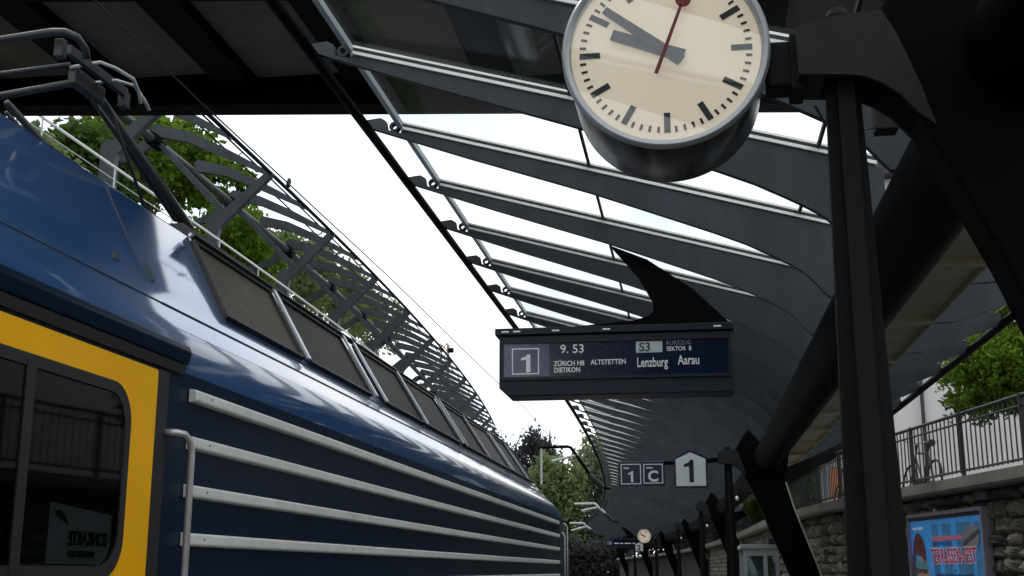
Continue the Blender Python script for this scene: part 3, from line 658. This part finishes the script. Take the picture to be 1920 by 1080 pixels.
cat_bracket(50, 'long wire bracket nearest the locomotive nose', [(-4.2, 5.5), (-4.97, 6.6), (-6.35, 6.62), (-5.75, 6.05), (-4.66, 6.3)])
t = bpy.data.objects['wire_bracket']; MB().tube([(-6.2, 50, 6.6), (-6.2, 50, 5.1)], .05, 8).build('drop_post', 'trim', t); MB().tube([(-5.83, 50, 6.62), (-5.83, 50, 6.75), (-5.83, 50, 6.9), (-5.83, 50, 7.4)], [.07, .09, .05, .012], 8).build('top_insulator', 'rubber', t)
cat_bracket(80, 'short wire bracket against the far trees', [(-5.75, 5.3), (-6.35, 5.87), (-7.75, 5.9), (-7.3, 5.45), (-6.25, 5.66)])
cat_bracket(105, 'farthest wire bracket beside the locomotive handrail', [(-8.8, 5.1), (-9.35, 5.55), (-10.6, 5.6), (-10.45, 4.98), (-9.2, 5.3)])

# ------------------------------------------------------------------ pergola on the promenade
perg = thing('promenade_pergola', 'grey steel pergola of forked posts and arched ribs above the left wall', 'pergola', (-14.4, 34, 10.3))
FY = [34.3 + 6.9 * k for k in range(-2, 11)]
colp = [(-14.62, 10.3), (-14.22, 10.3), (-14.22, 11.75), (-14.17, 11.93), (-14.05, 12.07), (-13.6, 12.52), (-12.62, 13.52), (-12.55, 13.60), (-12.63, 13.72), (-12.74, 13.71), (-13.75, 12.80), (-14.32, 12.30), (-14.45, 12.34), (-14.62, 12.2), (-14.62, 11.85)]
colp = [(x + 14.4, z) for x, z in colp]
col_me = MB().prism(colp, -.11, .11).mesh('forked_post', 'rib')
prp = [(-12.60, 13.52), (-12.62, 13.66), (-13.5, 14.18), (-14.25, 14.60), (-15.46, 15.18), (-16.5, 15.45), (-16.62, 15.35), (-16.6, 15.02), (-16.2, 14.99), (-15.4, 14.80), (-14.4, 14.36), (-13.5, 13.95)]
prp = [(x + 14.4, z) for x, z in prp]
prib_me = MB().prism(prp, -.08, .08).mesh('arched_rib', 'rib')
brp = [(-16.4, 15.0), (-16.6, 14.7), (-17.4, 14.25), (-18.6, 14.0), (-18.6, 14.12), (-17.4, 14.55), (-16.9, 14.95)]
stp = [(-14.2, 12.42), (-14.05, 12.55), (-16.4, 14.95), (-16.5, 14.85)]
st_me = MB().prism([(x + 14.4, z) for x, z in stp], -.05, .05).mesh('strut', 'rib')
br_me = MB().prism([(x + 14.4, z) for x, z in brp], -.07, .07).mesh('rear_spur', 'rib')
hub2 = MB().tube([(-2.1, -.35, 14.9), (-2.1, .35, 14.9)], .22, 14).mesh('hub', 'black')
for me in (col_me, prib_me, br_me, hub2):
    bm = bmesh.new(); bm.from_mesh(me); bmesh.ops.recalc_face_normals(bm, faces=bm.faces); bm.to_mesh(me); bm.free()
for y in FY:
    p = Q(-14.4, y, 0); a = math.atan(2 * max(0, y - 30) / 1300)
    inst('forked_post', col_me, perg, p, a); inst('rear_spur', br_me, perg, p, a); inst('strut', st_me, perg, p, a); inst('hub', hub2, perg, p, a)
RY = [34.3 + 3.45 * k for k in range(-4, 21)]
for y in RY:
    p = Q(-14.4, y, 0); a = math.atan(2 * max(0, y - 30) / 1300)
    inst('arched_rib', prib_me, perg, p, a)
yq = list(np.arange(19, 105, 3.45))
MB().tube([Q(-12.62, y, 13.64) for y in yq], .06, 8).build('edge_tube', 'tube', perg, smooth=True)
MB().tube([Q(-16.5, y, 14.9) for y in yq], .14, 12).build('spine_tube', 'rib', perg, smooth=True)
MB().tube([Q(-13.7, y, 14.5) for y in yq], .03, 6).build('purlin', 'tube', perg)
MB().tube([Q(-15.0, y, 15.3) for y in yq], .03, 6).build('purlin', 'tube', perg)
hr = thing('promenade_handrail', 'white tubular handrail along the promenade edge', 'handrail', (-13.95, 34, 10.3))
for z, r, m in ((11.42, .035, 'ink'), (11.1, .014, 'trim'), (10.8, .014, 'trim')): MB().tube([Q(-13.98, y, z) for y in yq], r, 8).build('rail', m, hr)
for y in np.arange(20, 104, 3.45): MB().bar2(Q(-13.98, y, 10.3), Q(-13.98, y, 11.4), .03, .03).build('baluster', 'trim', hr)

# ------------------------------------------------------------------ trees
def leaves(blobs, n, size, seed):
    g_ = np.random.default_rng(seed); V = []; tot = sum(b[3] * b[4] * b[5] for b in blobs)
    for (cx, cy, cz, rx, ry, rz) in blobs:
        k = int(n * rx * ry * rz / tot)
        # clumps inside the blob
        nc = max(6, k // 45); d = g_.normal(size=(nc, 3)); d /= np.linalg.norm(d, axis=1)[:, None]
        c = d * (g_.uniform(.35, 1.0, nc) ** .5)[:, None]
        idx = g_.integers(0, nc, k); pts = c[idx] + g_.normal(0, .13, (k, 3))
        V.append(pts * [rx, ry, rz] + [cx, cy, cz])
    C = np.concatenate(V); N = len(C)
    a = g_.normal(size=(N, 3)); a /= np.linalg.norm(a, axis=1)[:, None]; b = g_.normal(size=(N, 3)); b -= (a * b).sum(1)[:, None] * a; b /= np.linalg.norm(b, axis=1)[:, None]
    s = size * g_.uniform(.6, 1.35, N)[:, None]
    q = np.stack([C - a * s, C + b * s * .55, C + a * s, C - b * s * .55], 1).reshape(-1, 3)
    me = bpy.data.meshes.new('crown'); me.vertices.add(4 * N); me.vertices.foreach_set('co', q.astype(np.float32).ravel())
    me.loops.add(4 * N); me.loops.foreach_set('vertex_index', np.arange(4 * N, dtype=np.int32))
    me.polygons.add(N); me.polygons.foreach_set('loop_start', np.arange(0, 4 * N, 4, dtype=np.int32)); me.update(calc_edges=True); me.validate()
    return me
def tree(name, label, base, blobs, n, size, leaf, tr=.25, seed=1, group=None, cat='tree'):
    t = thing(name, label, cat, base, group); bx, by, bz = base
    top = max(b[2] for b in blobs); mb = MB(); g_ = random.Random(seed)
    ctr = (sum(b[0] for b in blobs) / len(blobs), sum(b[1] for b in blobs) / len(blobs))
    zf = min(b[2] - b[5] * .4 for b in blobs); zf = max(zf, bz + .5)
    fork = Vector((bx + (ctr[0] - bx) * .3, by + (ctr[1] - by) * .3, zf))
    mb.tube([(bx, by, bz), (bx + .05, by, bz + .4), fork], [tr * 1.35, tr, tr * .7], 10)
    for b in blobs:
        e = Vector((b[0], b[1], b[2] + b[5] * .5)); m_ = fork.lerp(e, .5) + Vector((g_.uniform(-.3, .3), g_.uniform(-.3, .3), .3))
        mb.tube([fork, m_, e], [tr * .55, tr * .35, tr * .1], 7)
        for k in range(4):
            e2 = m_ + Vector((g_.uniform(-1, 1) * b[3], g_.uniform(-1, 1) * b[4], g_.uniform(.1, .9) * b[5])) * .8; mb.tube([m_, e2], [tr * .2, tr * .05], 5)
    mb.build('trunk', 'bark', t, smooth=True)
    me = leaves(blobs, n, size, seed); me.materials.append(M[leaf]); o = bpy.data.objects.new('crown', me); col.objects.link(o); setpar(o, t); return t
LT = 'trees on the slope behind the pergola'
tree('slope_tree', 'bright green tree highest behind the pergola beside the footbridge', (-21, 43, 12), [(-20.5, 43, 17.4, 2.4, 3.2, 1.7), (-20, 46.5, 17.9, 1.8, 2.4, 1.2), (-21, 40, 16.6, 2.0, 2.6, 1.9)], 9500, .17, 'leafbright', .3, 3, LT)
tree('slope_tree', 'dark leafy tree low behind the first pergola post', (-19.5, 35.5, 11), [(-19.3, 35.0, 14.2, 1.5, 2.2, 1.5)], 6000, .16, 'leafmid', .25, 4, LT)
tree('slope_tree', 'green tree in the gap beside the second pergola post', (-21, 51, 12), [(-20.4, 50.5, 16.0, 1.9, 2.6, 1.8), (-21, 53.5, 16.8, 1.8, 2.4, 1.8)], 6500, .17, 'leafbright', .25, 5, LT)
tree('slope_tree', 'thin sparse tree seen through the middle pergola ribs', (-21, 61, 12), [(-20.5, 60, 17.3, 2.0, 4, 1.7), (-20.5, 66, 17.6, 1.9, 3.5, 1.9)], 6500, .17, 'leafpale', .2, 6, LT)
tree('slope_tree', 'sparse pale tree behind the far pergola ribs', (-22, 76, 12), [(-21.5, 74, 18.4, 2.0, 4, 1.8), (-22, 82, 18.6, 2.0, 4, 2.2)], 5000, .18, 'leafpale', .2, 8, LT)
tree('slope_bush', 'low green bush below the pergola spine', (-18.6, 46, 10.8), [(-18.6, 46, 12.6, 1.0, 5.0, 1.2), (-18.8, 55, 12.8, 1.0, 4, 1.2)], 9000, .14, 'leafmid', .1, 9, None, 'bush')
tree('slope_bush', 'bright bush beside handrail at the left edge', (-18.2, 31.5, 10.5), [(-18.2, 30, 12.4, 1.0, 3.0, 1.3), (-18.2, 36, 12.2, .9, 2.6, 1.1)], 8000, .14, 'leafpale', .1, 10, None, 'bush')
FT = 'trees closing the view down the line'
tree('far_tree', 'dark purplish tree on the left beyond the pergola end', (-29, 165, -1), [(-30, 165, 14.5, 5.5, 4, 6.5), (-26, 165, 11, 4, 4, 6.5)], 16000, .30, 'leafdark', .5, 11, FT)
tree('far_tree', 'dark purplish tree behind the bracket post', (-23, 168, -1), [(-22, 168, 14.6, 3.6, 4, 6.0), (-20.5, 168, 9, 4, 4, 6)], 14000, .30, 'leafdark', .5, 12, FT)
tree('far_tree', 'yellowish green drooping tree just beyond the locomotive nose', (-16.6, 150, -1), [(-16.6, 150, 10.5, 3.3, 3, 5.4), (-17.5, 150, 4.5, 3.5, 3, 4.5)], 9000, .34, 'leafpale', .4, 13, FT)
tree('far_tree', 'mid green tree beside the curved canopy edge', (-12.2, 155, -1), [(-12.4, 155, 10, 3.2, 3, 6.5), (-10.5, 155, 6.0, 4, 3, 5)], 9000, .36, 'leafhaze', .4, 14, FT)
tree('far_tree', 'tall sparse tree rising behind the curved canopy edge', (-14, 172, -1), [(-14, 172, 15.5, 3.0, 3, 4.6), (-10, 172, 15, 3, 3, 4.2)], 3600, .36, 'leafpale', .35, 15, FT)
tree('far_tree', 'dark low tree filling behind the far pergola', (-36, 150, -1), [(-36, 150, 10, 6, 4, 8)], 6000, .45, 'leafdark', .5, 16, FT)
tree('far_tree', 'dark green tree under the far canopy end', (-21, 140, -1), [(-21, 140, 3.5, 5, 3, 4.5)], 7000, .34, 'leafmid', .4, 17, FT)

tree('far_tree', 'low dark tree at the end of the rails', (-14.5, 134, -1), [(-14.5, 134, 2.2, 4.5, 2.5, 3.0), (-10, 134, 2.0, 3.5, 2.5, 3.0)], 9000, .26, 'leafdark', .3, 18, FT)
# lattice mast far behind
mast = thing('lattice_mast', 'thin rusty lattice mast standing behind the pergola', 'mast', (-22.8, 110, -.9))
lm = MB()
for sx in (-.35, .35):
    for sy in (-.35, .35): lm.tube([(-22.75 + sx, 110 + sy, -.9), (-22.75 + sx, 110 + sy, 22.4)], .06, 5)
for k in range(26):
    z = -.9 + k * .9
    for a, b in (((-.35, -.35), (.35, -.35)), ((.35, -.35), (.35, .35)), ((.35, .35), (-.35, .35)), ((-.35, .35), (-.35, -.35))):
        lm.tube([(-22.75 + a[0], 110 + a[1], z), (-22.75 + b[0], 110 + b[1], z + .85)], .045, 4)
lm.build('lattice', 'rust', mast); MB().box(-22.4, -21.9, 109.8, 110.2, 21.6, 22.0).build('lamp_head', 'black', mast)

# ------------------------------------------------------------------ stone wall on the right
wall = thing('stone_wall', 'rough stone retaining wall with concrete coping behind the platform', 'wall', (3.3, 20, 0))
ysw = [12.0, 23.5, 29.5] + list(np.linspace(33, 126, 20))
def wpt(y, d, z):           # d metres in front of the wall (towards the platform)
    a = math.atan((wallx(y + .1) - wallx(y - .1)) / .2); return Vector((wallx(y) - d * math.cos(a), y + d * math.sin(a), z))
def wallstrip(prof, ys):
    v = []; f = []; n = len(prof)
    for y in ys: v += [wpt(y, d, z) for d, z in prof]
    for i in range(len(ys) - 1):
        for k in range(n): f.append((i * n + k, i * n + (k + 1) % n, (i + 1) * n + (k + 1) % n, (i + 1) * n + k))
    f += [tuple(range(n)), tuple((len(ys) - 1) * n + k for k in range(n - 1, -1, -1))]
    return MB().add(v, f)
ysw2 = list(np.arange(12.0, 23.4, 1.0)) + list(np.arange(23.4, 31, .5)) + list(np.linspace(33, 126, 20))
wallstrip([(0, -.9), (0, 2.70), (-.5, 2.70), (-.5, -.9)], ysw2).build('core', 'mortar', wall)
wallstrip([(.27, 2.705), (.30, 2.74), (.30, 2.88), (-.45, 2.90), (-.45, 2.705)], ysw2).build('coping', 'concrete', wall)
def stone_mesh(seed):
    g_ = np.random.default_rng(seed); v = []; n = 5
    for iy in range(n):
        for iz in range(n):
            y = -.5 + iy / (n - 1); z = -.5 + iz / (n - 1); e = max(abs(y), abs(z)) * 2
            x = (.0 if e > .99 else (.06 if e < .4 else .052)) + (g_.uniform(-.018, .018) if e < .99 else 0)
            k = 1 - .04 * (abs(y) * 2 * abs(z) * 2) ** 2
            v.append((-x, (y + g_.uniform(-.03, .03) * (e < .99)) * k + g_.uniform(-.02, .02), z * k + g_.uniform(-.03, .03)))
    f = [(i * n + j, i * n + j + 1, (i + 1) * n + j + 1, (i + 1) * n + j) for i in range(n - 1) for j in range(n - 1)]
    return MB().add(v, f)
smesh = []
for k in range(9):
    me = stone_mesh(100 + k).mesh('stone', ('stone', 'stone2', 'stone3', 'stone')[k % 4])
    bm = bmesh.new(); bm.from_mesh(me); bmesh.ops.recalc_face_normals(bm, faces=bm.faces); bm.to_mesh(me); bm.free(); smesh.append(me)
low = MB(); rows = []; z = -.05
while z < 2.62: h = random.uniform(.15, .26); h = min(h, 2.69 - z); rows.append((z, h)); z += h
nst = 0
for (z, h) in rows:
    y = 12.2 + random.uniform(0, .3)
    while y < 60:
        L = random.choice((random.uniform(.17, .3), random.uniform(.28, .55))); 
        if y > 34: L *= 1.6
        yc = y + L / 2; p = wpt(yc, .001, z + h / 2 + random.uniform(-.02, .02)); a = math.atan((wallx(yc + .1) - wallx(yc - .1)) / .2)
        if z + h > 1.6 and y < 29.5 and (y > 15.4) and nst < 300:
            o = inst('stone', random.choice(smesh), wall, p, -a, (random.uniform(.7, 1.7), L * random.uniform(.86, .98), h * random.uniform(.84, .99))); nst += 1
        elif z + h > 1.4 or y < 26:
            s_ = random.choice(smesh); q = []
            for vv in s_.vertices:
                c = Vector((vv.co.x * 1.1, vv.co.y * L * .97, vv.co.z * h * .96)); c.rotate(Matrix.Rotation(-a, 3, 'Z')); q.append(c + p)
            low.add(q, [tuple(pl.vertices) for pl in s_.polygons])
        y += L
lo = low.build('far_stones', 'stone', wall); lo['kind'] = 'stuff'
print('stones', nst)

# railing on the wall
rail = thing('street_railing', 'black iron railing on top of the stone wall', 'railing', (3.3, 20, 2.9))
def rpt(y, z): return wpt(y, -.12, z)
yr = list(np.arange(13.5, 31.6, 1.0))
for z, r in ((3.83, .026), (3.70, .016), (3.03, .018)): MB().tube([rpt(y, z) for y in yr], r, 8).build('rail', 'iron', rail)
balm = MB().box(-.009, .009, -.009, .009, 3.0, 3.83).mesh('baluster', 'iron')
for k, y in enumerate(np.arange(13.6, 31.4, .15)):
    p = rpt(y, 0); inst('baluster', balm, rail, p)
pom = MB().box(-.028, .028, -.028, .028, 2.88, 3.86).mesh('railing_post', 'iron')
for y in np.arange(14.2, 31.4, 1.9): p = rpt(y, 0); inst('railing_post', pom, rail, p)

# poster on the wall
pa = math.atan(-.19)
PB = Matrix(((math.sin(pa) * -1, 0, -math.cos(pa)), (-math.cos(pa), 0, math.sin(pa)), (0, 1, 0)))
# columns: poster-right, out of the wall, up  (right runs towards the camera)
p_r = Vector((.19, -1, 0)).normalized(); p_o = Vector((-1, -.19, 0)).normalized()
def PP(u, z, d): q = wpt(19.62, .10, 0); return Vector((q.x, q.y, 0)) + p_r * u + p_o * d + Vector((0, 0, z))
PW, PZ0, PZ1 = 2.66, 1.13, 2.43
pst = thing('poster_board', 'blue TERRASSEN-FEST poster in a metal frame on the stone wall', 'poster', PP(PW / 2, PZ0, 0))
def pbox(u0, u1, z0, z1, d0, d1):
    v = [PP(u, z, d) for d in (d0, d1) for u, z in ((u0, z0), (u1, z0), (u1, z1), (u0, z1))]
    return MB().add(v, [(0, 1, 2, 3), (7, 6, 5, 4), (0, 4, 5, 1), (1, 5, 6, 2), (2, 6, 7, 3), (3, 7, 4, 0)])
def ppoly(pts, d):
    v = [PP(u, z, d) for u, z in pts]; w = [PP(u, z, d - .001) for u, z in pts]; n = len(pts)
    return MB().add(v + w, [tuple(range(n)), tuple(range(2 * n - 1, n - 1, -1))] + [(i, n + i, n + (i + 1) % n, (i + 1) % n) for i in range(n)])
postermat = mat('poster_print', (.04, .36, .92), .4, 0, .35, 2.2, emit=(.03, .30, .85), estr=.22)  # faint glow added to the print to keep the poster vivid
pbox(0, PW, PZ0, PZ1, -.08, 0).build('back_panel', postermat, pst)
join(pbox(-.04, PW + .04, PZ1, PZ1 + .05, -.08, .04), pbox(-.04, PW + .04, PZ0 - .05, PZ0, -.08, .04), pbox(-.04, 0, PZ0, PZ1, -.08, .04), pbox(PW, PW + .05, PZ0, PZ1, -.08, .04)).build('frame', mat('poster_frame', (.38, .33, .40), .4, .4, .1), pst)
pbox(.0, PW, PZ1 - .055, PZ1 - .002, .001, .012).build('top_strip', mat('poster_strip', (.09, .055, .05), .6), pst)
pbox(.95, 1.05, PZ1 + .051, PZ1 + .10, -.04, .0).build('hook', 'trim', pst)
cm = {k: mat('print_' + k, c, .4, 0, .12, 8, emit=c, estr=.16) for k, c in dict(pale=(.45, .65, .9), pink=(.62, .16, .24), navy=(.01, .03, .12), skin=(.5, .26, .17), dkred=(.10, .008, .015), mouth=(.22, .03, .04), teal=(.05, .30, .42), grey=(.22, .20, .24), dgrey=(.05, .05, .07), yellow=(.55, .48, .03), red=(.50, .01, .03), wht=(.75, .78, .85), deep=(.01, .08, .35)).items()}  # each printed colour also gets a little added glow
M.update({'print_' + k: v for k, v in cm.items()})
def el(cu, cz, ru, rz, d, m, name, n=24, a0=0, a1=360):
    return ppoly([(cu + ru * math.cos(R(a0 + (a1 - a0) * k / n)), cz + rz * math.sin(R(a0 + (a1 - a0) * k / n))) for k in range(n)], d).build(name, m, pst)
for u, w in ((.85, .22), (1.25, .3), (1.75, .5), (2.35, .2)): pbox(u, u + w, 1.4, 2.3, .0005, .0015).build('light_streak', mat('streak', (.05, .38, .85), .3, 0, .3, 3), pst)
ppoly([(.0, 1.13), (.0, 1.32), (.3, 1.45), (.62, 1.48), (.9, 1.36), (1.0, 1.13)], .004).build('person_picture_jacket', cm['navy'], pst)
el(.42, 1.62, .23, .24, .006, cm['skin'], 'person_picture_face')
ppoly([(.06, 1.92), (.12, 2.08), (.22, 2.19), (.36, 2.20), (.5, 2.10), (.58, 1.92), (.56, 1.74), (.40, 1.86), (.2, 1.88)], .008).build('person_picture_cap', cm['dkred'], pst)
ppoly([(.03, 1.9), (.15, 1.9), (.2, 1.7), (.18, 1.5), (.05, 1.42), (.01, 1.6)], .0075).build('person_picture_hair', cm['dgrey'], pst)
ppoly([(.14, 1.80), (.50, 1.78), (.64, 1.72), (.62, 1.67), (.40, 1.69), (.15, 1.70)], .009).build('person_picture_goggles', cm['teal'], pst)
ppoly([(.20, 1.68), (.60, 1.67), (.60, 1.61), (.45, 1.60), (.38, 1.64), (.3, 1.60), (.22, 1.61)], .0095).build('person_picture_glasses', cm['dgrey'], pst)
ppoly([(.36, 1.54), (.44, 1.56), (.52, 1.54), (.50, 1.49), (.43, 1.47), (.38, 1.49)], .0098).build('person_picture_mouth', cm['mouth'], pst)
RP = Matrix(((p_r.x, 0, p_o.x), (p_r.y, 0, p_o.y), (0, 1, 0)))
def ptext(s, size, u, z, m, sx, bold=0, d=.012, sp=1.0): return text(s, size, PP(u, z, d), m, pst, rot=RP, sx=sx, bold=bold, spacing=sp)
ptext('TERRASSEN-FEST', .29, .80, 1.755, 'print_wht', .68, .017, .010, 1.08); ptext('TERRASSEN-FEST', .29, .80, 1.755, 'print_red', .68, .005, .014, 1.08)
pbox(.86, 1.95, 2.07, 2.13, .004, .008).build('small_headline', cm['pink'], pst); pbox(.86, 1.55, 2.01, 2.05, .004, .008).build('small_line', cm['deep'], pst)
ptext('Live Musik und Tanz für die ganze Familie', .085, .92, 1.555, 'print_navy', .93, .002)
pbox(.10, .26, 2.25, 2.28, .004, .006).build('small_word', cm['wht'], pst); pbox(.30, .52, 2.245, 2.285, .004, .006).build('small_word', cm['wht'], pst)
ppoly([(1.95, 1.98), (2.02, 2.16), (2.15, 2.25), (2.36, 2.24), (2.55, 2.20), (2.52, 2.08), (2.45, 1.96), (2.3, 1.90), (2.1, 1.90)], .010).build('accordion_picture', cm['grey'], pst)
ppoly([(1.95, 2.0), (2.0, 2.04), (2.52, 2.2), (2.53, 2.13), (2.02, 1.97)], .0115).build('accordion_bellows', cm['dgrey'], pst)
pbox(1.05, 1.6, 1.18, 1.46, .003, .005).build('pale_field', cm['pale'], pst); pbox(1.95, 2.3, 1.18, 1.46, .003, .005).build('pale_field', cm['pale'], pst)
pbox(1.62, 1.90, 1.22, 1.35, .006, .008).build('yellow_badge', cm['yellow'], pst); pbox(1.98, 2.28, 1.28, 1.33, .006, .008).build('blue_badge', cm['deep'], pst); pbox(1.2, 1.55, 1.295, 1.31, .006, .008).build('thin_line', cm['deep'], pst)

# ------------------------------------------------------------------ street side: house, bicycles, tree, cabin
hs_ = thing('pale_house', 'pale plastered building behind the street railing', 'building', (12, 34, 2.68))
HB = [(4.6, 31.0), (22, 28.0), (24, 40), (6.6, 43)]
MB().prism(HB, 2.66, 11.5, 'xy').build('wall', 'white', hs_)
MB().prism([(4.2, 30.6), (22.3, 27.5), (24.5, 40.4), (6.3, 43.5)], 11.51, 11.9, 'xy').build('roof', 'redtile', hs_)
hd = Vector((22 - 4.6, -3, 0)).normalized(); hn = Vector((-3, -17.4, 0)).normalized()
def hp(u, z, d): p = Vector((4.6, 31.0, 0)) + hd * u + hn * d; return (p.x, p.y, z)
for zf in (7.0, 9.6):
    for u in (1.2, 4.0, 6.8, 9.6, 12.4, 15.2):
        v = [hp(a, z, d) for d in (.01, .06) for a, z in ((u, zf), (u + 1.1, zf), (u + 1.1, zf + 1.6), (u, zf + 1.6))]
        w = MB().add(v, [(0, 1, 2, 3), (7, 6, 5, 4), (0, 4, 5, 1), (1, 5, 6, 2), (2, 6, 7, 3), (3, 7, 4, 0)]).build('window', 'trim', hs_)
        v = [hp(a, z, d) for d in (.062, .07) for a, z in ((u + .08, zf + .08), (u + 1.02, zf + .08), (u + 1.02, zf + 1.52), (u + .08, zf + 1.52))]
        MB().add(v, [(0, 1, 2, 3), (7, 6, 5, 4), (0, 4, 5, 1), (1, 5, 6, 2), (2, 6, 7, 3), (3, 7, 4, 0)]).build('pane', 'darkglass', w)
v = hp(1.05, 2.7, .08); MB().tube([hp(1.05, 2.7, .08), hp(1.05, 11.4, .08)], .045, 8).build('downpipe', 'iron', hs_)
sh_ = thing('grey_shed', 'long grey clad shed behind the railing beyond the post', 'building', (4.5, 37, 2.68))
MB().prism([(3.3, 33.0), (4.45, 32.2), (6.4, 45), (4.6, 47)], 2.66, 6.2, 'xy').build('wall', 'greywall', sh_)
for k in range(11):
    p = Vector((3.3, 33.0, 0)).lerp(Vector((4.45, 32.2, 0)), (k + .5) / 11); MB().box(p.x - .02, p.x + .02, p.y - .06, p.y - .015, 2.7, 6.1).build('cladding_rib', 'trim', sh_)
def bicycle(label, y, d, flip=1):
    t = thing('bicycle', label, 'bicycle', wpt(y, -d, 2.69), 'bicycles leaning by the railing')
    tv = (wpt(y + .2, 0, 0) - wpt(y - .2, 0, 0)).normalized() * flip; base = wpt(y, -d, 2.69)
    def b(u, z, s=0): return base + tv * u + Vector((0, 0, z)) + Vector((.12, 0, 0)) * (z / 1.0) + Vector((tv.y, -tv.x, 0)) * s
    for u in (-.52, .52):
        ring_ = [b(u + .33 * math.cos(k * math.pi / 12), .34 + .33 * math.sin(k * math.pi / 12)) for k in range(25)]
        w = MB().tube(ring_, .019, 8, False).build('wheel', 'rubber', t)
        spk = MB()
        for k in range(12): spk.tube([b(u, .34), b(u + .31 * math.cos(k * math.pi / 6), .34 + .31 * math.sin(k * math.pi / 6))], .0025, 4)
        spk.build('spokes', 'steel', w)
    fr = MB()
    for p_, q_ in (((-.52, .34), (-.08, .32)), ((-.52, .34), (-.2, .82)), ((-.08, .32), (-.22, .92)), ((-.08, .32), (.33, .78)), ((-.2, .80), (.32, .86)), ((.30, 1.0), (.36, .70)), ((.36, .70), (.52, .34))): fr.tube([b(*p_), b(*q_)], .016, 8)
    fr.build('frame', 'iron', t)
    MB().tube([b(-.36, .96), b(-.22, .97), b(-.1, .95)], [.06, .05, .02], 8).build('saddle', 'rubber', t)
    MB().tube([b(.2, 1.06, .28), b(.3, 1.05, .2), b(.30, 1.02, 0), b(.3, 1.05, -.2), b(.2, 1.06, -.28)], .013, 8).build('handlebar', 'steel', t)
    MB().tube([b(-.08, .32, .05), b(-.08, .32, -.05)], .09, 14).build('chainring', 'iron', t)
bicycle('bicycle leaning on the railing just right of the big post', 20.55, .45)
bicycle('bicycle behind the railing left of the big post, near the orange board', 25.4, .5)
bicycle('bicycle half hidden at the far end of the railing', 23.4, .55, -1)
ob = thing('orange_board', 'narrow orange advertising board standing behind the railing', 'sign', (3.0, 27.9, 2.68))
MB().prism([(2.95, 2.69), (3.32, 2.69), (3.27, 3.9), (3.02, 3.9)], 27.85, 27.93).build('panel', 'copper', ob); MB().box(2.98, 3.3, 27.94, 28.2, 2.68, 2.74).build('foot', 'iron', ob)
tree('street_tree', 'leafy green tree overhanging the street railing on the right', (7.0, 25.5, 2.68), [(6.2, 25, 5.6, 1.2, 1.6, .75), (7.2, 25.5, 6.6, 1.5, 1.8, 1.1), (5.6, 24.6, 5.0, .65, 1.0, .5), (6.8, 24.2, 5.0, 1.0, 1.0, .55)], 30000, .06, 'leafbright', .16, 21)
tree('wall_bush', 'small green bush on the wall top behind the second support', (2.9, 38, 2.9), [(2.3, 38, 3.4, .7, 2.0, .45), (2.6, 42, 3.6, .8, 2.0, .6)], 5000, .09, 'leafmid', .05, 22, None, 'bush')
for i, (yy, lb) in enumerate(((72, 'dark street tree behind the fourth canopy support'), (92, 'dark street tree behind the fifth canopy support'), (112, 'dark street tree closing the platform end'))):
    tree('street_tree', lb, (8 + off(yy), yy, 2.68), [(6.5 + off(yy), yy, 6, 4, 6, 3.6), (7 + off(yy), yy + 8, 7, 4, 5, 4)], 9000, .26, 'leafdark', .25, 30 + i, 'trees along the street')
tree('street_tree', 'dim tree on the street far behind the second support', (6, 56, 2.68), [(5, 56, 7, 3, 4, 3)], 8000, .18, 'leafmid', .2, 23)
cabn = thing('waiting_cabin', 'small pale glazed waiting cabin against the stone wall', 'cabin', (1.55, 31, 0))
X0, X1, Yc0, Yc1 = 1.12, 1.96, 30.2, 33.2
for x in (X0, X1 - .09, (X0 + X1) / 2 + .05):
    for y in (Yc0, Yc1 - .09): MB().box(x, x + .09, y, y + .09, 0, 2.16).build('frame_post', 'trim', cabn)
MB().box(X0 - .06, X1 + .06, Yc0 - .08, Yc1 + .08, 2.165, 2.26).build('roof', 'trim', cabn, bevel=.01); MB().box(X0, X1, Yc0 - .004, Yc0 + .09, 2.0, 2.16).build('lintel', 'trim', cabn)
MB().box(X0 + .6, X1 + .05, Yc0 - .086, Yc1, 2.261, 2.40).build('fascia', 'signblue', cabn)
for a, b in ((X0 + .092, X0 + .462), (X0 + .565, X1 - .092)): MB().box(a, b, Yc0 + .03, Yc0 + .045, .1, 1.99).build('pane', glass_mat('cabin_glass', (.45, .62, .62), .04, .12), cabn)
MB().box(X0, X1, Yc1 - .1, Yc1, 0, 2.1).build('rear_wall', 'greywall', cabn)
